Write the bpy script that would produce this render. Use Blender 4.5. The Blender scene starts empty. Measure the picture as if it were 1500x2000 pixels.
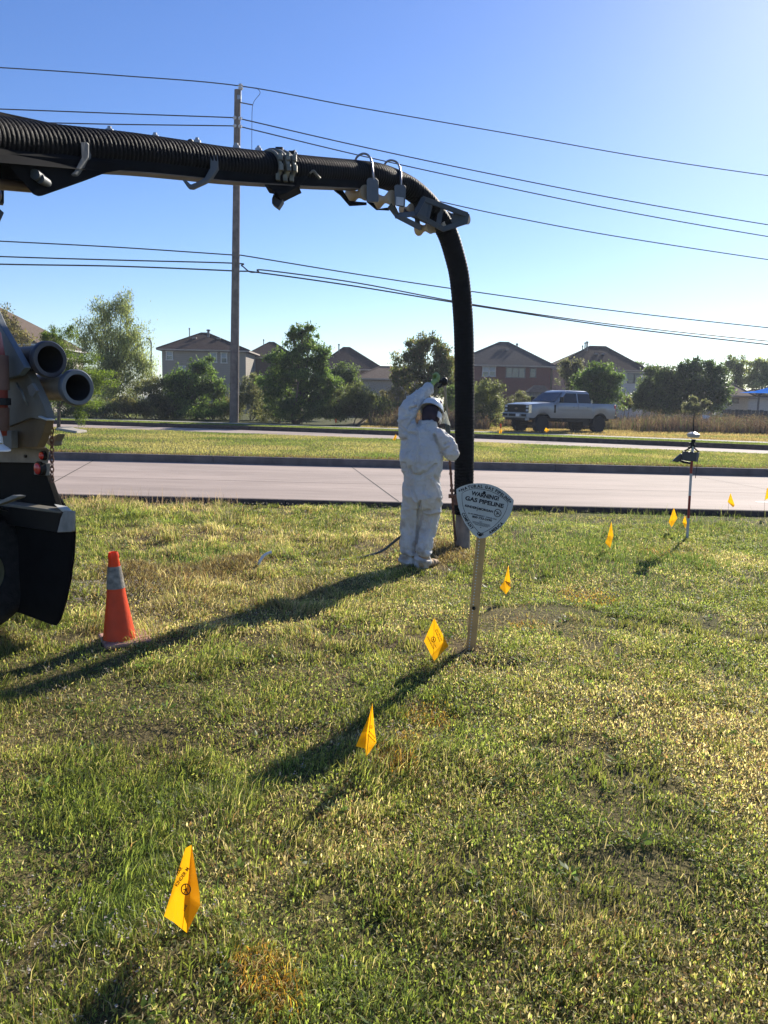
import bpy, bmesh, math, random
import numpy as np
from mathutils import Vector, Matrix, Euler
R_ = math.radians
sc = bpy.context.scene
col = sc.collection
random.seed(7); rng = np.random.default_rng(11)

# ------------------------------------------------------------------ camera, sky, sun, exposure
PITCH, ROLL, EYE, FPX = 8.2, 1.35, 1.65, 1500.0
cam_d = bpy.data.cameras.new("camera"); cam = bpy.data.objects.new("camera", cam_d); col.objects.link(cam)
p_, r_ = R_(PITCH), R_(ROLL)
FW = np.array([0, math.cos(p_), -math.sin(p_)]); _u = np.array([0, math.sin(p_), math.cos(p_)]); _r = np.array([1., 0, 0])
RT = _r*math.cos(r_) + _u*math.sin(r_); UP = -_r*math.sin(r_) + _u*math.cos(r_)
CP = np.array([0, 0, EYE])
cam.matrix_world = Matrix(((RT[0], UP[0], -FW[0], CP[0]), (RT[1], UP[1], -FW[1], CP[1]), (RT[2], UP[2], -FW[2], CP[2]), (0, 0, 0, 1)))
cam_d.sensor_fit = 'VERTICAL'; cam_d.sensor_height = 36.0; cam_d.lens = 36.0*FPX/2000.0
cam_d.clip_start = 0.05; cam_d.clip_end = 3000
sc.camera = cam

SUN_EL, SUN_AZ = 27.5, 30.5          # azimuth clockwise from +Y
world = bpy.data.worlds.new("World"); sc.world = world; world.use_nodes = True
wn = world.node_tree.nodes; wl = world.node_tree.links; wn.clear()
wo = wn.new('ShaderNodeOutputWorld'); wb = wn.new('ShaderNodeBackground'); sky = wn.new('ShaderNodeTexSky')
sky.sky_type = 'NISHITA'; sky.sun_disc = False; sky.sun_elevation = R_(SUN_EL); sky.sun_rotation = R_(SUN_AZ)
sky.altitude = 0; sky.air_density = 1.0; sky.dust_density = 0.18; sky.ozone_density = 4.0
wb.inputs['Strength'].default_value = 0.09
hs = wn.new('ShaderNodeHueSaturation'); hs.inputs['Hue'].default_value = .514; hs.inputs['Saturation'].default_value = 1.16; wl.new(sky.outputs[0], hs.inputs['Color']); wl.new(hs.outputs[0], wb.inputs[0]); wl.new(wb.outputs[0], wo.inputs[0])
sd = bpy.data.lights.new("sun", 'SUN'); sd.energy = 5.0; sd.angle = R_(0.53); sd.color = (1.0, 0.92, 0.79)
so = bpy.data.objects.new("sun", sd); col.objects.link(so)
sv = Vector((math.sin(R_(SUN_AZ))*math.cos(R_(SUN_EL)), math.cos(R_(SUN_AZ))*math.cos(R_(SUN_EL)), math.sin(R_(SUN_EL))))
so.rotation_euler = sv.to_track_quat('Z', 'Y').to_euler(); so.location = (20, 30, 30)
sc.view_settings.view_transform = 'Standard'; sc.view_settings.look = 'None'
sc.view_settings.exposure = 0.80; sc.view_settings.gamma = 1.0
sc.cycles.max_bounces = 6; sc.cycles.transparent_max_bounces = 8

# ------------------------------------------------------------------ measuring: photo point -> place in the world
def ray(x, y): return (RT*(x-750) - UP*(y-1000) + FW*FPX)/FPX
def G(x, y, z=0.0):
    d = ray(x, y); return CP + d*((z-CP[2])/d[2])
def at(x, y, Y):
    d = ray(x, y); return CP + d*(Y/d[1])
def dep(x, y, t): return CP + ray(x, y)*t

# ------------------------------------------------------------------ noise
def _hash(ix, iy, iz, s):
    n = (ix.astype(np.int64)*374761393 + iy.astype(np.int64)*668265263 + iz.astype(np.int64)*2147483647 + s*144665) & 0xffffffff
    n = ((n ^ (n >> 13))*1274126177) & 0xffffffff
    n = ((n ^ (n >> 16))*2246822519) & 0xffffffff
    return ((n ^ (n >> 15)) & 0xffffff)/float(0xffffff)
def vnoise(x, y, z=0.0, s=0):
    x = np.asarray(x, float); y = np.asarray(y, float); z = np.zeros_like(x)+z
    fx, fy, fz = np.floor(x), np.floor(y), np.floor(z); tx, ty, tz = x-fx, y-fy, z-fz
    tx, ty, tz = [t*t*(3-2*t) for t in (tx, ty, tz)]; r = 0
    for i in (0, 1):
        for j in (0, 1):
            for k in (0, 1):
                w = (tx if i else 1-tx)*(ty if j else 1-ty)*(tz if k else 1-tz)
                r = r + w*_hash(fx+i, fy+j, fz+k, s)
    return r
def fbm(x, y, z=0.0, s=0, o=4):
    r = 0; a = .5; f = 1.
    for k in range(o):
        r = r + a*vnoise(np.asarray(x)*f, np.asarray(y)*f, np.asarray(z)*f, s+k*17); a *= .5; f *= 2.03
    return r/(1-.5**o)

# ------------------------------------------------------------------ materials
def principled(name):
    m = bpy.data.materials.new(name); m.use_nodes = True
    return m, m.node_tree, m.node_tree.nodes['Principled BSDF']
def mat(name, c, rough=.6, metal=0., var=.15, scale=8., bump=0., bscale=None, spec=.5, c2=None, coat=0., detail=5, thr=None, transl=0.):
    m, nt, b = principled(name); N = nt.nodes; L = nt.links
    tc = N.new('ShaderNodeTexCoord'); no = N.new('ShaderNodeTexNoise'); no.inputs['Scale'].default_value = scale; no.inputs['Detail'].default_value = detail
    L.new(tc.outputs['Object'], no.inputs['Vector'])
    cr = N.new('ShaderNodeValToRGB'); e = cr.color_ramp.elements
    if thr: e[0].position, e[1].position = thr
    else: e[0].position, e[1].position = .3, .7
    if c2 is None:
        e[0].color = (*[max(0, v*(1-var)) for v in c], 1); e[1].color = (*[min(1, v*(1+var)) for v in c], 1)
    else: e[0].color = (*c, 1); e[1].color = (*c2, 1)
    L.new(no.outputs['Fac'], cr.inputs['Fac']); L.new(cr.outputs['Color'], b.inputs['Base Color'])
    b.inputs['Roughness'].default_value = rough; b.inputs['Metallic'].default_value = metal
    b.inputs['Specular IOR Level'].default_value = spec; b.inputs['Coat Weight'].default_value = coat
    if coat: b.inputs['Coat Roughness'].default_value = .08
    if bump:
        n2 = N.new('ShaderNodeTexNoise'); n2.inputs['Scale'].default_value = bscale or scale*4; n2.inputs['Detail'].default_value = 6
        L.new(tc.outputs['Object'], n2.inputs['Vector'])
        bp = N.new('ShaderNodeBump'); bp.inputs['Strength'].default_value = bump; bp.inputs['Distance'].default_value = .02
        L.new(n2.outputs['Fac'], bp.inputs['Height']); L.new(bp.outputs['Normal'], b.inputs['Normal'])
    if transl:
        tr = N.new('ShaderNodeBsdfTranslucent'); mx = N.new('ShaderNodeMixShader'); mx.inputs[0].default_value = transl
        L.new(cr.outputs['Color'], tr.inputs['Color']); L.new(b.outputs[0], mx.inputs[1]); L.new(tr.outputs[0], mx.inputs[2])
        L.new(mx.outputs[0], N['Material Output'].inputs['Surface'])
    return m
def leafmat(name, transl=.4, rough=.5, spec=.4, gain=1.5):
    """foliage colour from the per-leaf colour attribute, with light passing through the leaf"""
    m, nt, b = principled(name); N = nt.nodes; L = nt.links
    a = N.new('ShaderNodeAttribute'); a.attribute_name = 'Col'
    L.new(a.outputs['Color'], b.inputs['Base Color']); b.inputs['Roughness'].default_value = rough; b.inputs['Specular IOR Level'].default_value = spec
    tr = N.new('ShaderNodeBsdfTranslucent'); mx = N.new('ShaderNodeMixShader'); mx.inputs[0].default_value = transl
    ml = N.new('ShaderNodeMix'); ml.data_type = 'RGBA'; ml.blend_type = 'MULTIPLY'; ml.inputs[0].default_value = 1; ml.clamp_result = False
    L.new(a.outputs['Color'], ml.inputs[6]); ml.inputs[7].default_value = (gain*1.0, gain*1.06, gain*.64, 1)
    L.new(ml.outputs[2], tr.inputs['Color']); L.new(b.outputs[0], mx.inputs[1]); L.new(tr.outputs[0], mx.inputs[2])
    L.new(mx.outputs[0], N['Material Output'].inputs['Surface'])
    return m

# ------------------------------------------------------------------ mesh helpers
ORG = {}
def tag(o, label=None, cat=None, group=None, kind=None):
    if label: o['label'] = label
    if cat: o['category'] = cat
    if group: o['group'] = group
    if kind: o['kind'] = kind
    return o
def thing(name, loc, label, cat, group=None):
    o = bpy.data.objects.new(name, None); col.objects.link(o); o.location = Vector(loc); o.empty_display_size = .1
    ORG[o.name] = np.array(loc, float); tag(o, label, cat, group); return o
def link(name, me, m, parent, org=None):
    if isinstance(m, (list, tuple)):
        for q in m: me.materials.append(q)
    elif m: me.materials.append(m)
    o = bpy.data.objects.new(name, me); col.objects.link(o)
    if parent is not None:
        o.parent = parent; ORG[o.name] = ORG[parent.name]
    elif org is not None:
        o.location = Vector(org); ORG[o.name] = np.array(org, float)
    else: ORG[o.name] = np.zeros(3)
    return o
class MB:
    def __init__(s): s.v = []; s.f = []; s.mi = []; s.cm = 0
    def add(s, V, F):
        b = len(s.v); s.v += [tuple(float(c) for c in q) for q in V]; s.f += [tuple(i+b for i in q) for q in F]; s.mi += [s.cm]*len(F); return s
    def box(s, c, d, M=None):
        x, y, z = d[0]/2, d[1]/2, d[2]/2
        V = [(sx*x, sy*y, sz*z) for sx in (-1, 1) for sy in (-1, 1) for sz in (-1, 1)]
        if M is not None: V = [tuple(M @ Vector(q)) for q in V]
        V = [(q[0]+c[0], q[1]+c[1], q[2]+c[2]) for q in V]
        return s.add(V, [(0, 1, 3, 2), (4, 6, 7, 5), (0, 4, 5, 1), (2, 3, 7, 6), (0, 2, 6, 4), (1, 5, 7, 3)])
    def prism(s, poly, ex):
        n = len(poly); ex = np.array(ex, float); P = [np.array(q, float) for q in poly]
        return s.add(P+[q+ex for q in P], [tuple(range(n)), tuple(range(2*n-1, n-1, -1))]+[(i, (i+1) % n, n+(i+1) % n, n+i) for i in range(n)])
    def tube(s, pts, rad, n=10, caps=True, ell=None):
        P = [Vector(q) for q in pts]; k = len(P)
        if not hasattr(rad, '__len__'): rad = [rad]*k
        V = []; up = None
        for i in range(k):
            t = (P[min(i+1, k-1)]-P[max(i-1, 0)]); t = t.normalized() if t.length > 1e-9 else Vector((0, 0, 1))
            if up is None:
                up = Vector((0, 0, 1)) if abs(t.z) < .9 else Vector((0, 1, 0))
            a = t.cross(up).normalized(); b = a.cross(t).normalized(); up = b
            for j in range(n):
                g = 2*math.pi*j/n; V.append(tuple(P[i]+a*(math.cos(g)*rad[i])+b*(math.sin(g)*rad[i])))
        F = [(i*n+j, i*n+(j+1) % n, (i+1)*n+(j+1) % n, (i+1)*n+j) for i in range(k-1) for j in range(n)]
        if caps: F += [tuple(range(n-1, -1, -1)), tuple((k-1)*n+j for j in range(n))]
        return s.add(V, F)
    def lathe(s, prof, o, ax, n=24, ref=None, caps=True):
        """prof: (distance along axis, radius)"""
        ax = Vector(ax).normalized(); r = Vector(ref) if ref else (Vector((0, 0, 1)) if abs(ax.z) < .9 else Vector((1, 0, 0)))
        a = ax.cross(r).normalized(); b = ax.cross(a).normalized(); o = Vector(o); V = []
        for t, q in prof:
            for j in range(n):
                g = 2*math.pi*j/n; V.append(tuple(o+ax*t+a*(math.cos(g)*q)+b*(math.sin(g)*q)))
        k = len(prof)
        F = [(i*n+j, i*n+(j+1) % n, (i+1)*n+(j+1) % n, (i+1)*n+j) for i in range(k-1) for j in range(n)]
        if len(prof) >= 4 and abs(prof[0][0]-prof[-1][0]) < 1e-6 and prof[0][1] > 1e-6 and prof[-1][1] > 1e-6:
            F += [((k-1)*n+j, (k-1)*n+(j+1) % n, (j+1) % n, j) for j in range(n)]; caps = False
        if caps and prof[0][1] > 1e-6: F.append(tuple(range(n-1, -1, -1)))
        if caps and prof[-1][1] > 1e-6: F.append(tuple((k-1)*n+j for j in range(n)))
        return s.add(V, F)
    def ball(s, c, r, nu=16, nv=10, M=None):
        if not hasattr(r, '__len__'): r = (r, r, r)
        V = []
        for i in range(nv+1):
            t = math.pi*i/nv
            for j in range(nu):
                g = 2*math.pi*j/nu; q = Vector((r[0]*math.sin(t)*math.cos(g), r[1]*math.sin(t)*math.sin(g), r[2]*math.cos(t)))
                if M is not None: q = M @ q
                V.append((q.x+c[0], q.y+c[1], q.z+c[2]))
        F = [(i*nu+j, (i+1)*nu+j, (i+1)*nu+(j+1) % nu, i*nu+(j+1) % nu) for i in range(nv) for j in range(nu)]
        return s.add(V, F)
    def loft(s, rings, n=20):
        """rings: (centre, rx vector, ry vector)"""
        V = []
        for c, a, b in rings:
            c = np.array(c, float); a = np.array(a, float); b = np.array(b, float)
            for j in range(n):
                g = 2*math.pi*j/n; V.append(tuple(c+a*math.cos(g)+b*math.sin(g)))
        k = len(rings)
        F = [(i*n+j, i*n+(j+1) % n, (i+1)*n+(j+1) % n, (i+1)*n+j) for i in range(k-1) for j in range(n)]+[tuple(range(n-1, -1, -1)), tuple((k-1)*n+j for j in range(n))]
        return s.add(V, F)
    def build(s, name, m, parent=None, smooth=False, bevel=0., org=None, ang=40):
        o_ = ORG[parent.name] if parent is not None else (np.array(org, float) if org is not None else np.zeros(3))
        me = bpy.data.meshes.new(name); me.from_pydata([tuple(np.array(q)-o_) for q in s.v], [], s.f)
        bm = bmesh.new(); bm.from_mesh(me); bmesh.ops.remove_doubles(bm, verts=bm.verts, dist=1e-6) if len(s.v) < 60000 else None
        if max(s.mi, default=0) == 0: bmesh.ops.recalc_face_normals(bm, faces=bm.faces)
        bm.to_mesh(me); bm.free()
        o = link(name, me, m, parent, org)
        if smooth:
            for p in me.polygons: p.use_smooth = True
            me.set_sharp_from_angle(angle=R_(ang))
        if bevel:
            b = o.modifiers.new('bevel', 'BEVEL'); b.width = bevel; b.segments = 2; b.limit_method = 'ANGLE'; b.harden_normals = False
        return o
def mesh_np(name, V, loops, totals, m, cols=None, parent=None, smooth=False):
    V = np.asarray(V, np.float32); loops = np.asarray(loops, np.int32).ravel(); totals = np.asarray(totals, np.int32)
    if parent is not None: V = V-ORG[parent.name].astype(np.float32)
    me = bpy.data.meshes.new(name); me.vertices.add(len(V)); me.vertices.foreach_set('co', V.ravel())
    me.loops.add(len(loops)); me.loops.foreach_set('vertex_index', loops)
    st = np.concatenate([[0], np.cumsum(totals)[:-1]]).astype(np.int32)
    me.polygons.add(len(totals)); me.polygons.foreach_set('loop_start', st); me.polygons.foreach_set('loop_total', totals)
    if cols is not None:
        ca = me.color_attributes.new('Col', 'FLOAT_COLOR', 'POINT'); c4 = np.ones((len(V), 4), np.float32); c4[:, :3] = cols
        ca.data.foreach_set('color', c4.ravel())
    me.update(calc_edges=True)
    if smooth: me.polygons.foreach_set('use_smooth', np.ones(len(totals), bool))
    return link(name, me, m, parent)
def wpts(lst, n=8):
    """smooth curve through points (Catmull-Rom)"""
    P = [np.array(q, float) for q in lst]; P = [2*P[0]-P[1]]+P+[2*P[-1]-P[-2]]; out = []
    for i in range(1, len(P)-2):
        for k in range(n):
            t = k/n; a, b, c, d = P[i-1:i+3]
            out.append(.5*((2*b)+(c-a)*t+(2*a-5*b+4*c-d)*t*t+(-a+3*b-3*c+d)*t**3))
    out.append(P[-2]); return out

# ------------------------------------------------------------------ the lie of the land
NEAR_K, MED_K = 12.0, 20.5
def YK(x):
    x = np.clip(np.asarray(x, float), -30, 22); return 40.6-.31*x-.004*x*x
def YM(x): return YK(x)-8.2
ROADZ, MEDZ, FARZ = -.10, .09, .09
def lawn_h(x, y):
    h = .07*(fbm(np.asarray(x)*.9, np.asarray(y)*.9, 0, 3, 4)-.5)+.05*(fbm(np.asarray(x)*.25, np.asarray(y)*.25, 0, 9, 2)-.5)
    lf = np.clip((1.2-np.asarray(x))/1.5, 0, 1); h = h+(.03+.055*lf)*(fbm(np.asarray(x)*2.9, np.asarray(y)*2.9, 0, 13, 3)-.5)
    return h*np.clip((11.9-np.asarray(y))/.9, 0, 1)
def med_h(x, y):
    return MEDZ+.05*(fbm(np.asarray(x)*.5, np.asarray(y)*.5, 0, 5, 3)-.5)
def field_h(x, y):
    t = np.clip((np.asarray(y)-YK(x)-4.2)/6, 0, 1); return FARZ+t*.12*(fbm(np.asarray(x)*.2, np.asarray(y)*.2, 0, 8, 3)-.5)
# ------------------------------------------------------------------ ground sheet
def lerp(a, b, t): return a+(b-a)*t
SOIL = np.array([.12, .085, .045]); THATCH = np.array([.17, .135, .065]); GREEN = np.array([.085, .105, .03])
STRAW = [G(300, 1140), G(370, 1128), G(250, 1120), G(470, 1100), G(860, 1075), G(880, 1090), G(820, 1062), G(430, 1115)]
def straw_at(x, y):
    w = np.zeros_like(np.asarray(x, float))
    for p, r in zip(STRAW, (.55, .5, .4, .28, .5, .5, .4, .4)):
        w = np.maximum(w, np.exp(-(((x-p[0])/r)**2+((y-p[1])/(r*.8))**2)))
    return w
HOLE = G(958, 1296)
def make_ground():
    xs = np.unique(np.concatenate([np.arange(-12, 12.01, .14), np.linspace(-60, -12, 40), np.linspace(12, 60, 40), np.linspace(-900, -60, 14), np.linspace(60, 900, 14)]))
    rows = []
    lawn_y = np.concatenate([[-500, -100, -30, -12, -8, -5, -3], np.arange(-1.5, 12.0, .13), [12.02]])
    X = xs; z0 = np.zeros_like(X)
    for y in lawn_y: rows.append((z0+y, lawn_h(X, y) if y > -9 else z0, 'l'))
    rows.append((z0+12.05, z0-.25, 'r')); rows.append((z0+20.6, z0-.25, 'r'))
    for t in np.linspace(0, 1, 26):
        Y = lerp(z0+20.62, YM(X), t); rows.append((Y, med_h(X, Y), 'm'))
    rows.append((YM(X)+.02, z0-.25, 'r')); rows.append((YK(X)+.12, z0-.25, 'r'))
    for t in np.concatenate([np.linspace(0, 4, 9), np.linspace(4.6, 30, 50), 30+np.geomspace(1, 1400, 30)]):
        Y = YK(X)+.14+t; rows.append((Y, field_h(X, Y), 'f'))
    V = []; C = []
    for Y, Z, k in rows:
        V.append(np.stack([X, Y, Z], 1)); n = fbm(X*.8, Y*.8, 0, 21, 4)[:, None]; n2 = fbm(X*.22, Y*.22, 0, 31, 3)[:, None]
        if k == 'l':
            c = lerp(SOIL, THATCH, np.clip(n*1.6-.3, 0, 1)); c = lerp(c, GREEN, np.clip(n2*2.4-.8, 0, .6))
            s = straw_at(X, Y)[:, None]; c = lerp(c, np.array([.13, .085, .045]), s*.8); hq = np.exp(-(((X-HOLE[0])/.22)**2+((Y-HOLE[1])/.18)**2))[:, None]; c = lerp(c, np.array([.04, .024, .014]), hq)
        elif k == 'm': c = lerp(np.array([.17, .15, .07]), np.array([.10, .125, .038]), np.clip(n2*2.2-.6, 0, 1))*(.8+.4*n)
        elif k == 'f':
            dry = (np.clip((Y-YK(X)-4)/1., 0, 1)*np.clip((X+3)/2, 0, 1))[:, None]
            c = lerp(np.array([.08, .09, .035]), np.array([.21, .155, .085]), dry)*(.7+.6*n)
        else: c = np.tile(SOIL, (len(X), 1))
        C.append(c+0*X[:, None])
    nx, ny = len(X), len(rows); idx = np.arange(nx*ny).reshape(ny, nx)
    q = np.stack([idx[:-1, :-1], idx[:-1, 1:], idx[1:, 1:], idx[1:, :-1]], -1).reshape(-1, 4)
    m, nt, b = principled('ground_soil'); N = nt.nodes; L = nt.links
    a = N.new('ShaderNodeAttribute'); a.attribute_name = 'Col'; tc = N.new('ShaderNodeTexCoord')
    no = N.new('ShaderNodeTexNoise'); no.inputs['Scale'].default_value = 34; no.inputs['Detail'].default_value = 8; L.new(tc.outputs['Object'], no.inputs[0])
    cr = N.new('ShaderNodeValToRGB'); cr.color_ramp.elements[0].position = .3; cr.color_ramp.elements[0].color = (.45, .45, .45, 1); cr.color_ramp.elements[1].position = .72; cr.color_ramp.elements[1].color = (1.5, 1.45, 1.4, 1)
    ml = N.new('ShaderNodeMix'); ml.data_type = 'RGBA'; ml.blend_type = 'MULTIPLY'; ml.inputs[0].default_value = 1
    L.new(no.outputs['Fac'], cr.inputs[0]); L.new(a.outputs['Color'], ml.inputs[6]); L.new(cr.outputs[0], ml.inputs[7]); L.new(ml.outputs[2], b.inputs['Base Color'])
    b.inputs['Roughness'].default_value = .95; b.inputs['Specular IOR Level'].default_value = .1
    bp = N.new('ShaderNodeBump'); bp.inputs['Strength'].default_value = .9; bp.inputs['Distance'].default_value = .03; L.new(no.outputs['Fac'], bp.inputs['Height']); L.new(bp.outputs[0], b.inputs['Normal'])
    o = mesh_np('ground', np.concatenate(V), q, np.full(len(q), 4), m, np.concatenate(C), smooth=True); tag(o, kind='structure')
make_ground()

# ------------------------------------------------------------------ roads, kerbs, sidewalk
def road_mat(name, c):
    m, nt, b = principled(name); N = nt.nodes; L = nt.links; tc = N.new('ShaderNodeTexCoord')
    def noise(s, d, st=None):
        n = N.new('ShaderNodeTexNoise'); n.inputs['Scale'].default_value = s; n.inputs['Detail'].default_value = d
        mp = N.new('ShaderNodeMapping'); mp.inputs['Scale'].default_value = st or (1, 1, 1); L.new(tc.outputs['Object'], mp.inputs[0]); L.new(mp.outputs[0], n.inputs[0]); return n
    n1 = noise(.5, 6, (.35, 1.6, 1)); n2 = noise(60, 4); n3 = noise(2.5, 7, (.5, 1.5, 1))
    r1 = N.new('ShaderNodeValToRGB'); r1.color_ramp.elements[0].position = .32; r1.color_ramp.elements[1].position = .68
    r1.color_ramp.elements[0].color = (*[v*.78 for v in c], 1); r1.color_ramp.elements[1].color = (*[v*1.06 for v in c], 1); L.new(n1.outputs[0], r1.inputs[0])
    r2 = N.new('ShaderNodeValToRGB'); r2.color_ramp.elements[0].position = .3; r2.color_ramp.elements[1].position = .62; r2.color_ramp.elements[0].color = (.8, .79, .78, 1); r2.color_ramp.elements[1].color = (1.04, 1.04, 1.04, 1); L.new(n2.outputs[0], r2.inputs[0])
    r3 = N.new('ShaderNodeValToRGB'); r3.color_ramp.elements[0].position = .35; r3.color_ramp.elements[1].position = .6; r3.color_ramp.elements[0].color = (.9, .9, .9, 1); r3.color_ramp.elements[1].color = (1, 1, 1, 1); L.new(n3.outputs[0], r3.inputs[0])
    a = None
    for r in (r2, r3):
        ml = N.new('ShaderNodeMix'); ml.data_type = 'RGBA'; ml.blend_type = 'MULTIPLY'; ml.inputs[0].default_value = 1
        L.new((a or r1).outputs[2 if a else 0], ml.inputs[6]); L.new(r.outputs[0], ml.inputs[7]); a = ml
    L.new(a.outputs[2], b.inputs['Base Color']); b.inputs['Roughness'].default_value = .85; b.inputs['Specular IOR Level'].default_value = .25
    bp = N.new('ShaderNodeBump'); bp.inputs['Strength'].default_value = .35; bp.inputs['Distance'].default_value = .006; L.new(n2.outputs[0], bp.inputs['Height']); L.new(bp.outputs[0], b.inputs['Normal'])
    return m
M_ROAD = road_mat('road_concrete', (.45, .36, .305))
M_WALK = road_mat('walk_concrete', (.42, .39, .33))
M_KERB = mat('kerb_concrete', (.13, .105, .095), .9, var=.3, scale=3, bump=.4, bscale=40)
M_KERBD = mat('kerb_dark', (.065, .045, .038), .95, var=.4, scale=5, bump=.5, bscale=40)  # darker, browner tone than the median kerb
M_JOINT = mat('joint_tar', (.05, .042, .036), .95)
M_PAINT = mat('road_paint', (.72, .70, .66), .7, var=.15, scale=12)
XS = np.concatenate([[-400, -200, -100], np.arange(-60, 60.1, 1.0), [100, 200, 400]])
def strip(name, ya, yb, z, m, xs=XS, kind='structure'):
    n = len(xs); A = np.stack([xs, ya(xs)+0*xs, 0*xs+z], 1); B = np.stack([xs, yb(xs)+0*xs, 0*xs+z], 1)
    q = [(i, i+1, n+i+1, n+i) for i in range(n-1)]
    o = mesh_np(name, np.concatenate([A, B]), q, np.full(n-1, 4), m); tag(o, kind=kind); return o
strip('road', lambda x: 0*x+12.06, lambda x: 0*x+20.6, ROADZ, M_ROAD)
strip('far_road', lambda x: YM(x)-.05, lambda x: YK(x)+.1, ROADZ, M_ROAD)
strip('sidewalk', lambda x: YK(x)+2.3, lambda x: YK(x)+4.0, FARZ+.045, M_WALK)
# joints and lane marks
j = MB()
def joint(a, b, w=.018, z=ROADZ+.004):
    a = np.array(a[:2]); b = np.array(b[:2]); d = (b-a)/np.linalg.norm(b-a); n = np.array([-d[1], d[0]])*w/2
    j.add([(*(a-n), z), (*(a+n), z), (*(b+n), z), (*(b-n), z)], [(0, 1, 2, 3)])
jA, jB = G(187, 897, ROADZ), G(100, 945, ROADZ); jC, jD = G(688, 913, ROADZ), G(790, 988, ROADZ)
def ext(a, b, y0=12.1, y1=20.5):
    d = (b-a)/(b[1]-a[1]); return a+d*(y0-a[1]), a+d*(y1-a[1])
joint(*ext(jA, jB), w=.03); joint(*ext(jC, jD), w=.022)
for k in (1, 2, 3):
    e = ext(jC, jD); joint(e[0]+np.array([k*8.9, 0, 0]), e[1]+np.array([k*8.9, 0, 0]), w=.012)
    e = ext(jA, jB); joint(e[0]-np.array([k*8.9, 0, 0]), e[1]-np.array([k*8.9, 0, 0]), w=.02)
joint((-60, 16.35), (60, 16.2), w=.02)
tag(j.build('road_joints', M_JOINT), kind='structure')
dm = MB()
for k in range(-3, 5):
    x0 = 7.15+k*6.6
    if k < 0: continue
    dm.add([(x0, 14.62, ROADZ+.005), (x0+2.4, 14.62, ROADZ+.005), (x0+2.4, 14.72, ROADZ+.005), (x0, 14.72, ROADZ+.005)], [(0, 1, 2, 3)])
tag(dm.build('lane_marking', M_PAINT), kind='structure')
def kerb(name, y0, zt, w, m, zb=-.14, seg=3.05, x0=-90, x1=90, joints=True):
    b = MB(); x = x0
    while x < x1:
        xa, xb = x+.006, x+seg-.006; ya, yb = float(y0(xa)), float(y0(xb)); r = .03
        prof = [(0, zb), (0, zt-r), (r*.35, zt-r*.3), (r, zt), (w-r, zt), (w, zt-r), (w, zb)]
        V = [(xa, ya+p, q) for p, q in prof]+[(xb, yb+p, q) for p, q in prof]; n = len(prof)
        b.add(V, [(i, i+1, n+i+1, n+i) for i in range(n-1)]+[tuple(range(n-1, -1, -1)), tuple(range(n, 2*n))]); x += seg
    o = b.build(name, m, smooth=True, ang=50); tag(o, kind='structure'); return o
kerb('near_kerb', lambda x: 11.93, .085, .15, M_KERBD)
kerb('median_kerb', lambda x: 20.5, .10, .15, M_KERB)
kerb('median_far_kerb', lambda x: float(YM(x))-.1, .10, .12, M_KERB)
kerb('far_kerb', lambda x: float(YK(x)), .12, .15, M_KERBD)

# ------------------------------------------------------------------ grass and weeds (stuff)
M_GRASS = leafmat('grass_blades', .52, .5, .25, 2.15)
M_WEED = leafmat('dry_weeds', .35, .8, .1, 1.3)
ORANGE = [(G(840, 1405), .20), (G(800, 1455), .12), (G(512, 1905), .13), (G(545, 1960), .11), (G(765, 1500), .12), (G(1150, 1165), .35), (G(1010, 1215), .25), (G(1300, 1080), .35), (G(150, 1790), .0)]
PALETTE = np.array([[.088, .110, .030], [.130, .148, .038], [.180, .178, .055], [.235, .195, .10], [.34, .265, .18], [.17, .095, .055], [.050, .080, .028]])
def blade_colors(x, y, n, dryshift=0., right=True):
    d = fbm(x*1.1, y*1.1, 0, 41, 4); g = fbm(x*.35, y*.35, 0, 51, 3)
    dry = (d-.5)*3.6+(g-.5)*1.5+.24+dryshift+straw_at(x, y)*1.6
    if right:   # the mown side right of the flags is browner
        dry = dry+.40*np.clip((x-.05+.22*y*0)/1.2, 0, 1)*np.clip((7.5-y)/3, 0, 1)
    u = rng.random(n)
    idx = np.where(u < np.clip(.26-dry*.28, .03, .6), 0, np.where(u < np.clip(.60-dry*.42, .05, .9), 1, np.where(u < np.clip(.80-dry*.40, .15, .97), 2, np.where(u < np.clip(.90-dry*.25, .3, .99), 3, np.where(u < np.clip(.96-dry*.08, .6, .995), 4, 5)))))
    c = PALETTE[idx]*(.75+.7*rng.random((n, 1)))*np.clip(.55+1.1*fbm(x*1.9, y*1.9, 0, 47, 3), .6, 1.6)[:, None]*1.2; m6 = (rng.random(n) < .12) & (idx < 3); c[m6] = PALETTE[6]
    for p, r in ORANGE:
        if r <= 0: continue
        w = np.exp(-(((x-p[0])/r)**2+((y-p[1])/(r*1.1))**2))*rng.random(n)
        k = w > .42; c[k] = lerp(c[k], np.array([.46, .19, .03])*(.6+.6*rng.random((k.sum(), 1))), .6)
    return c
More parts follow.
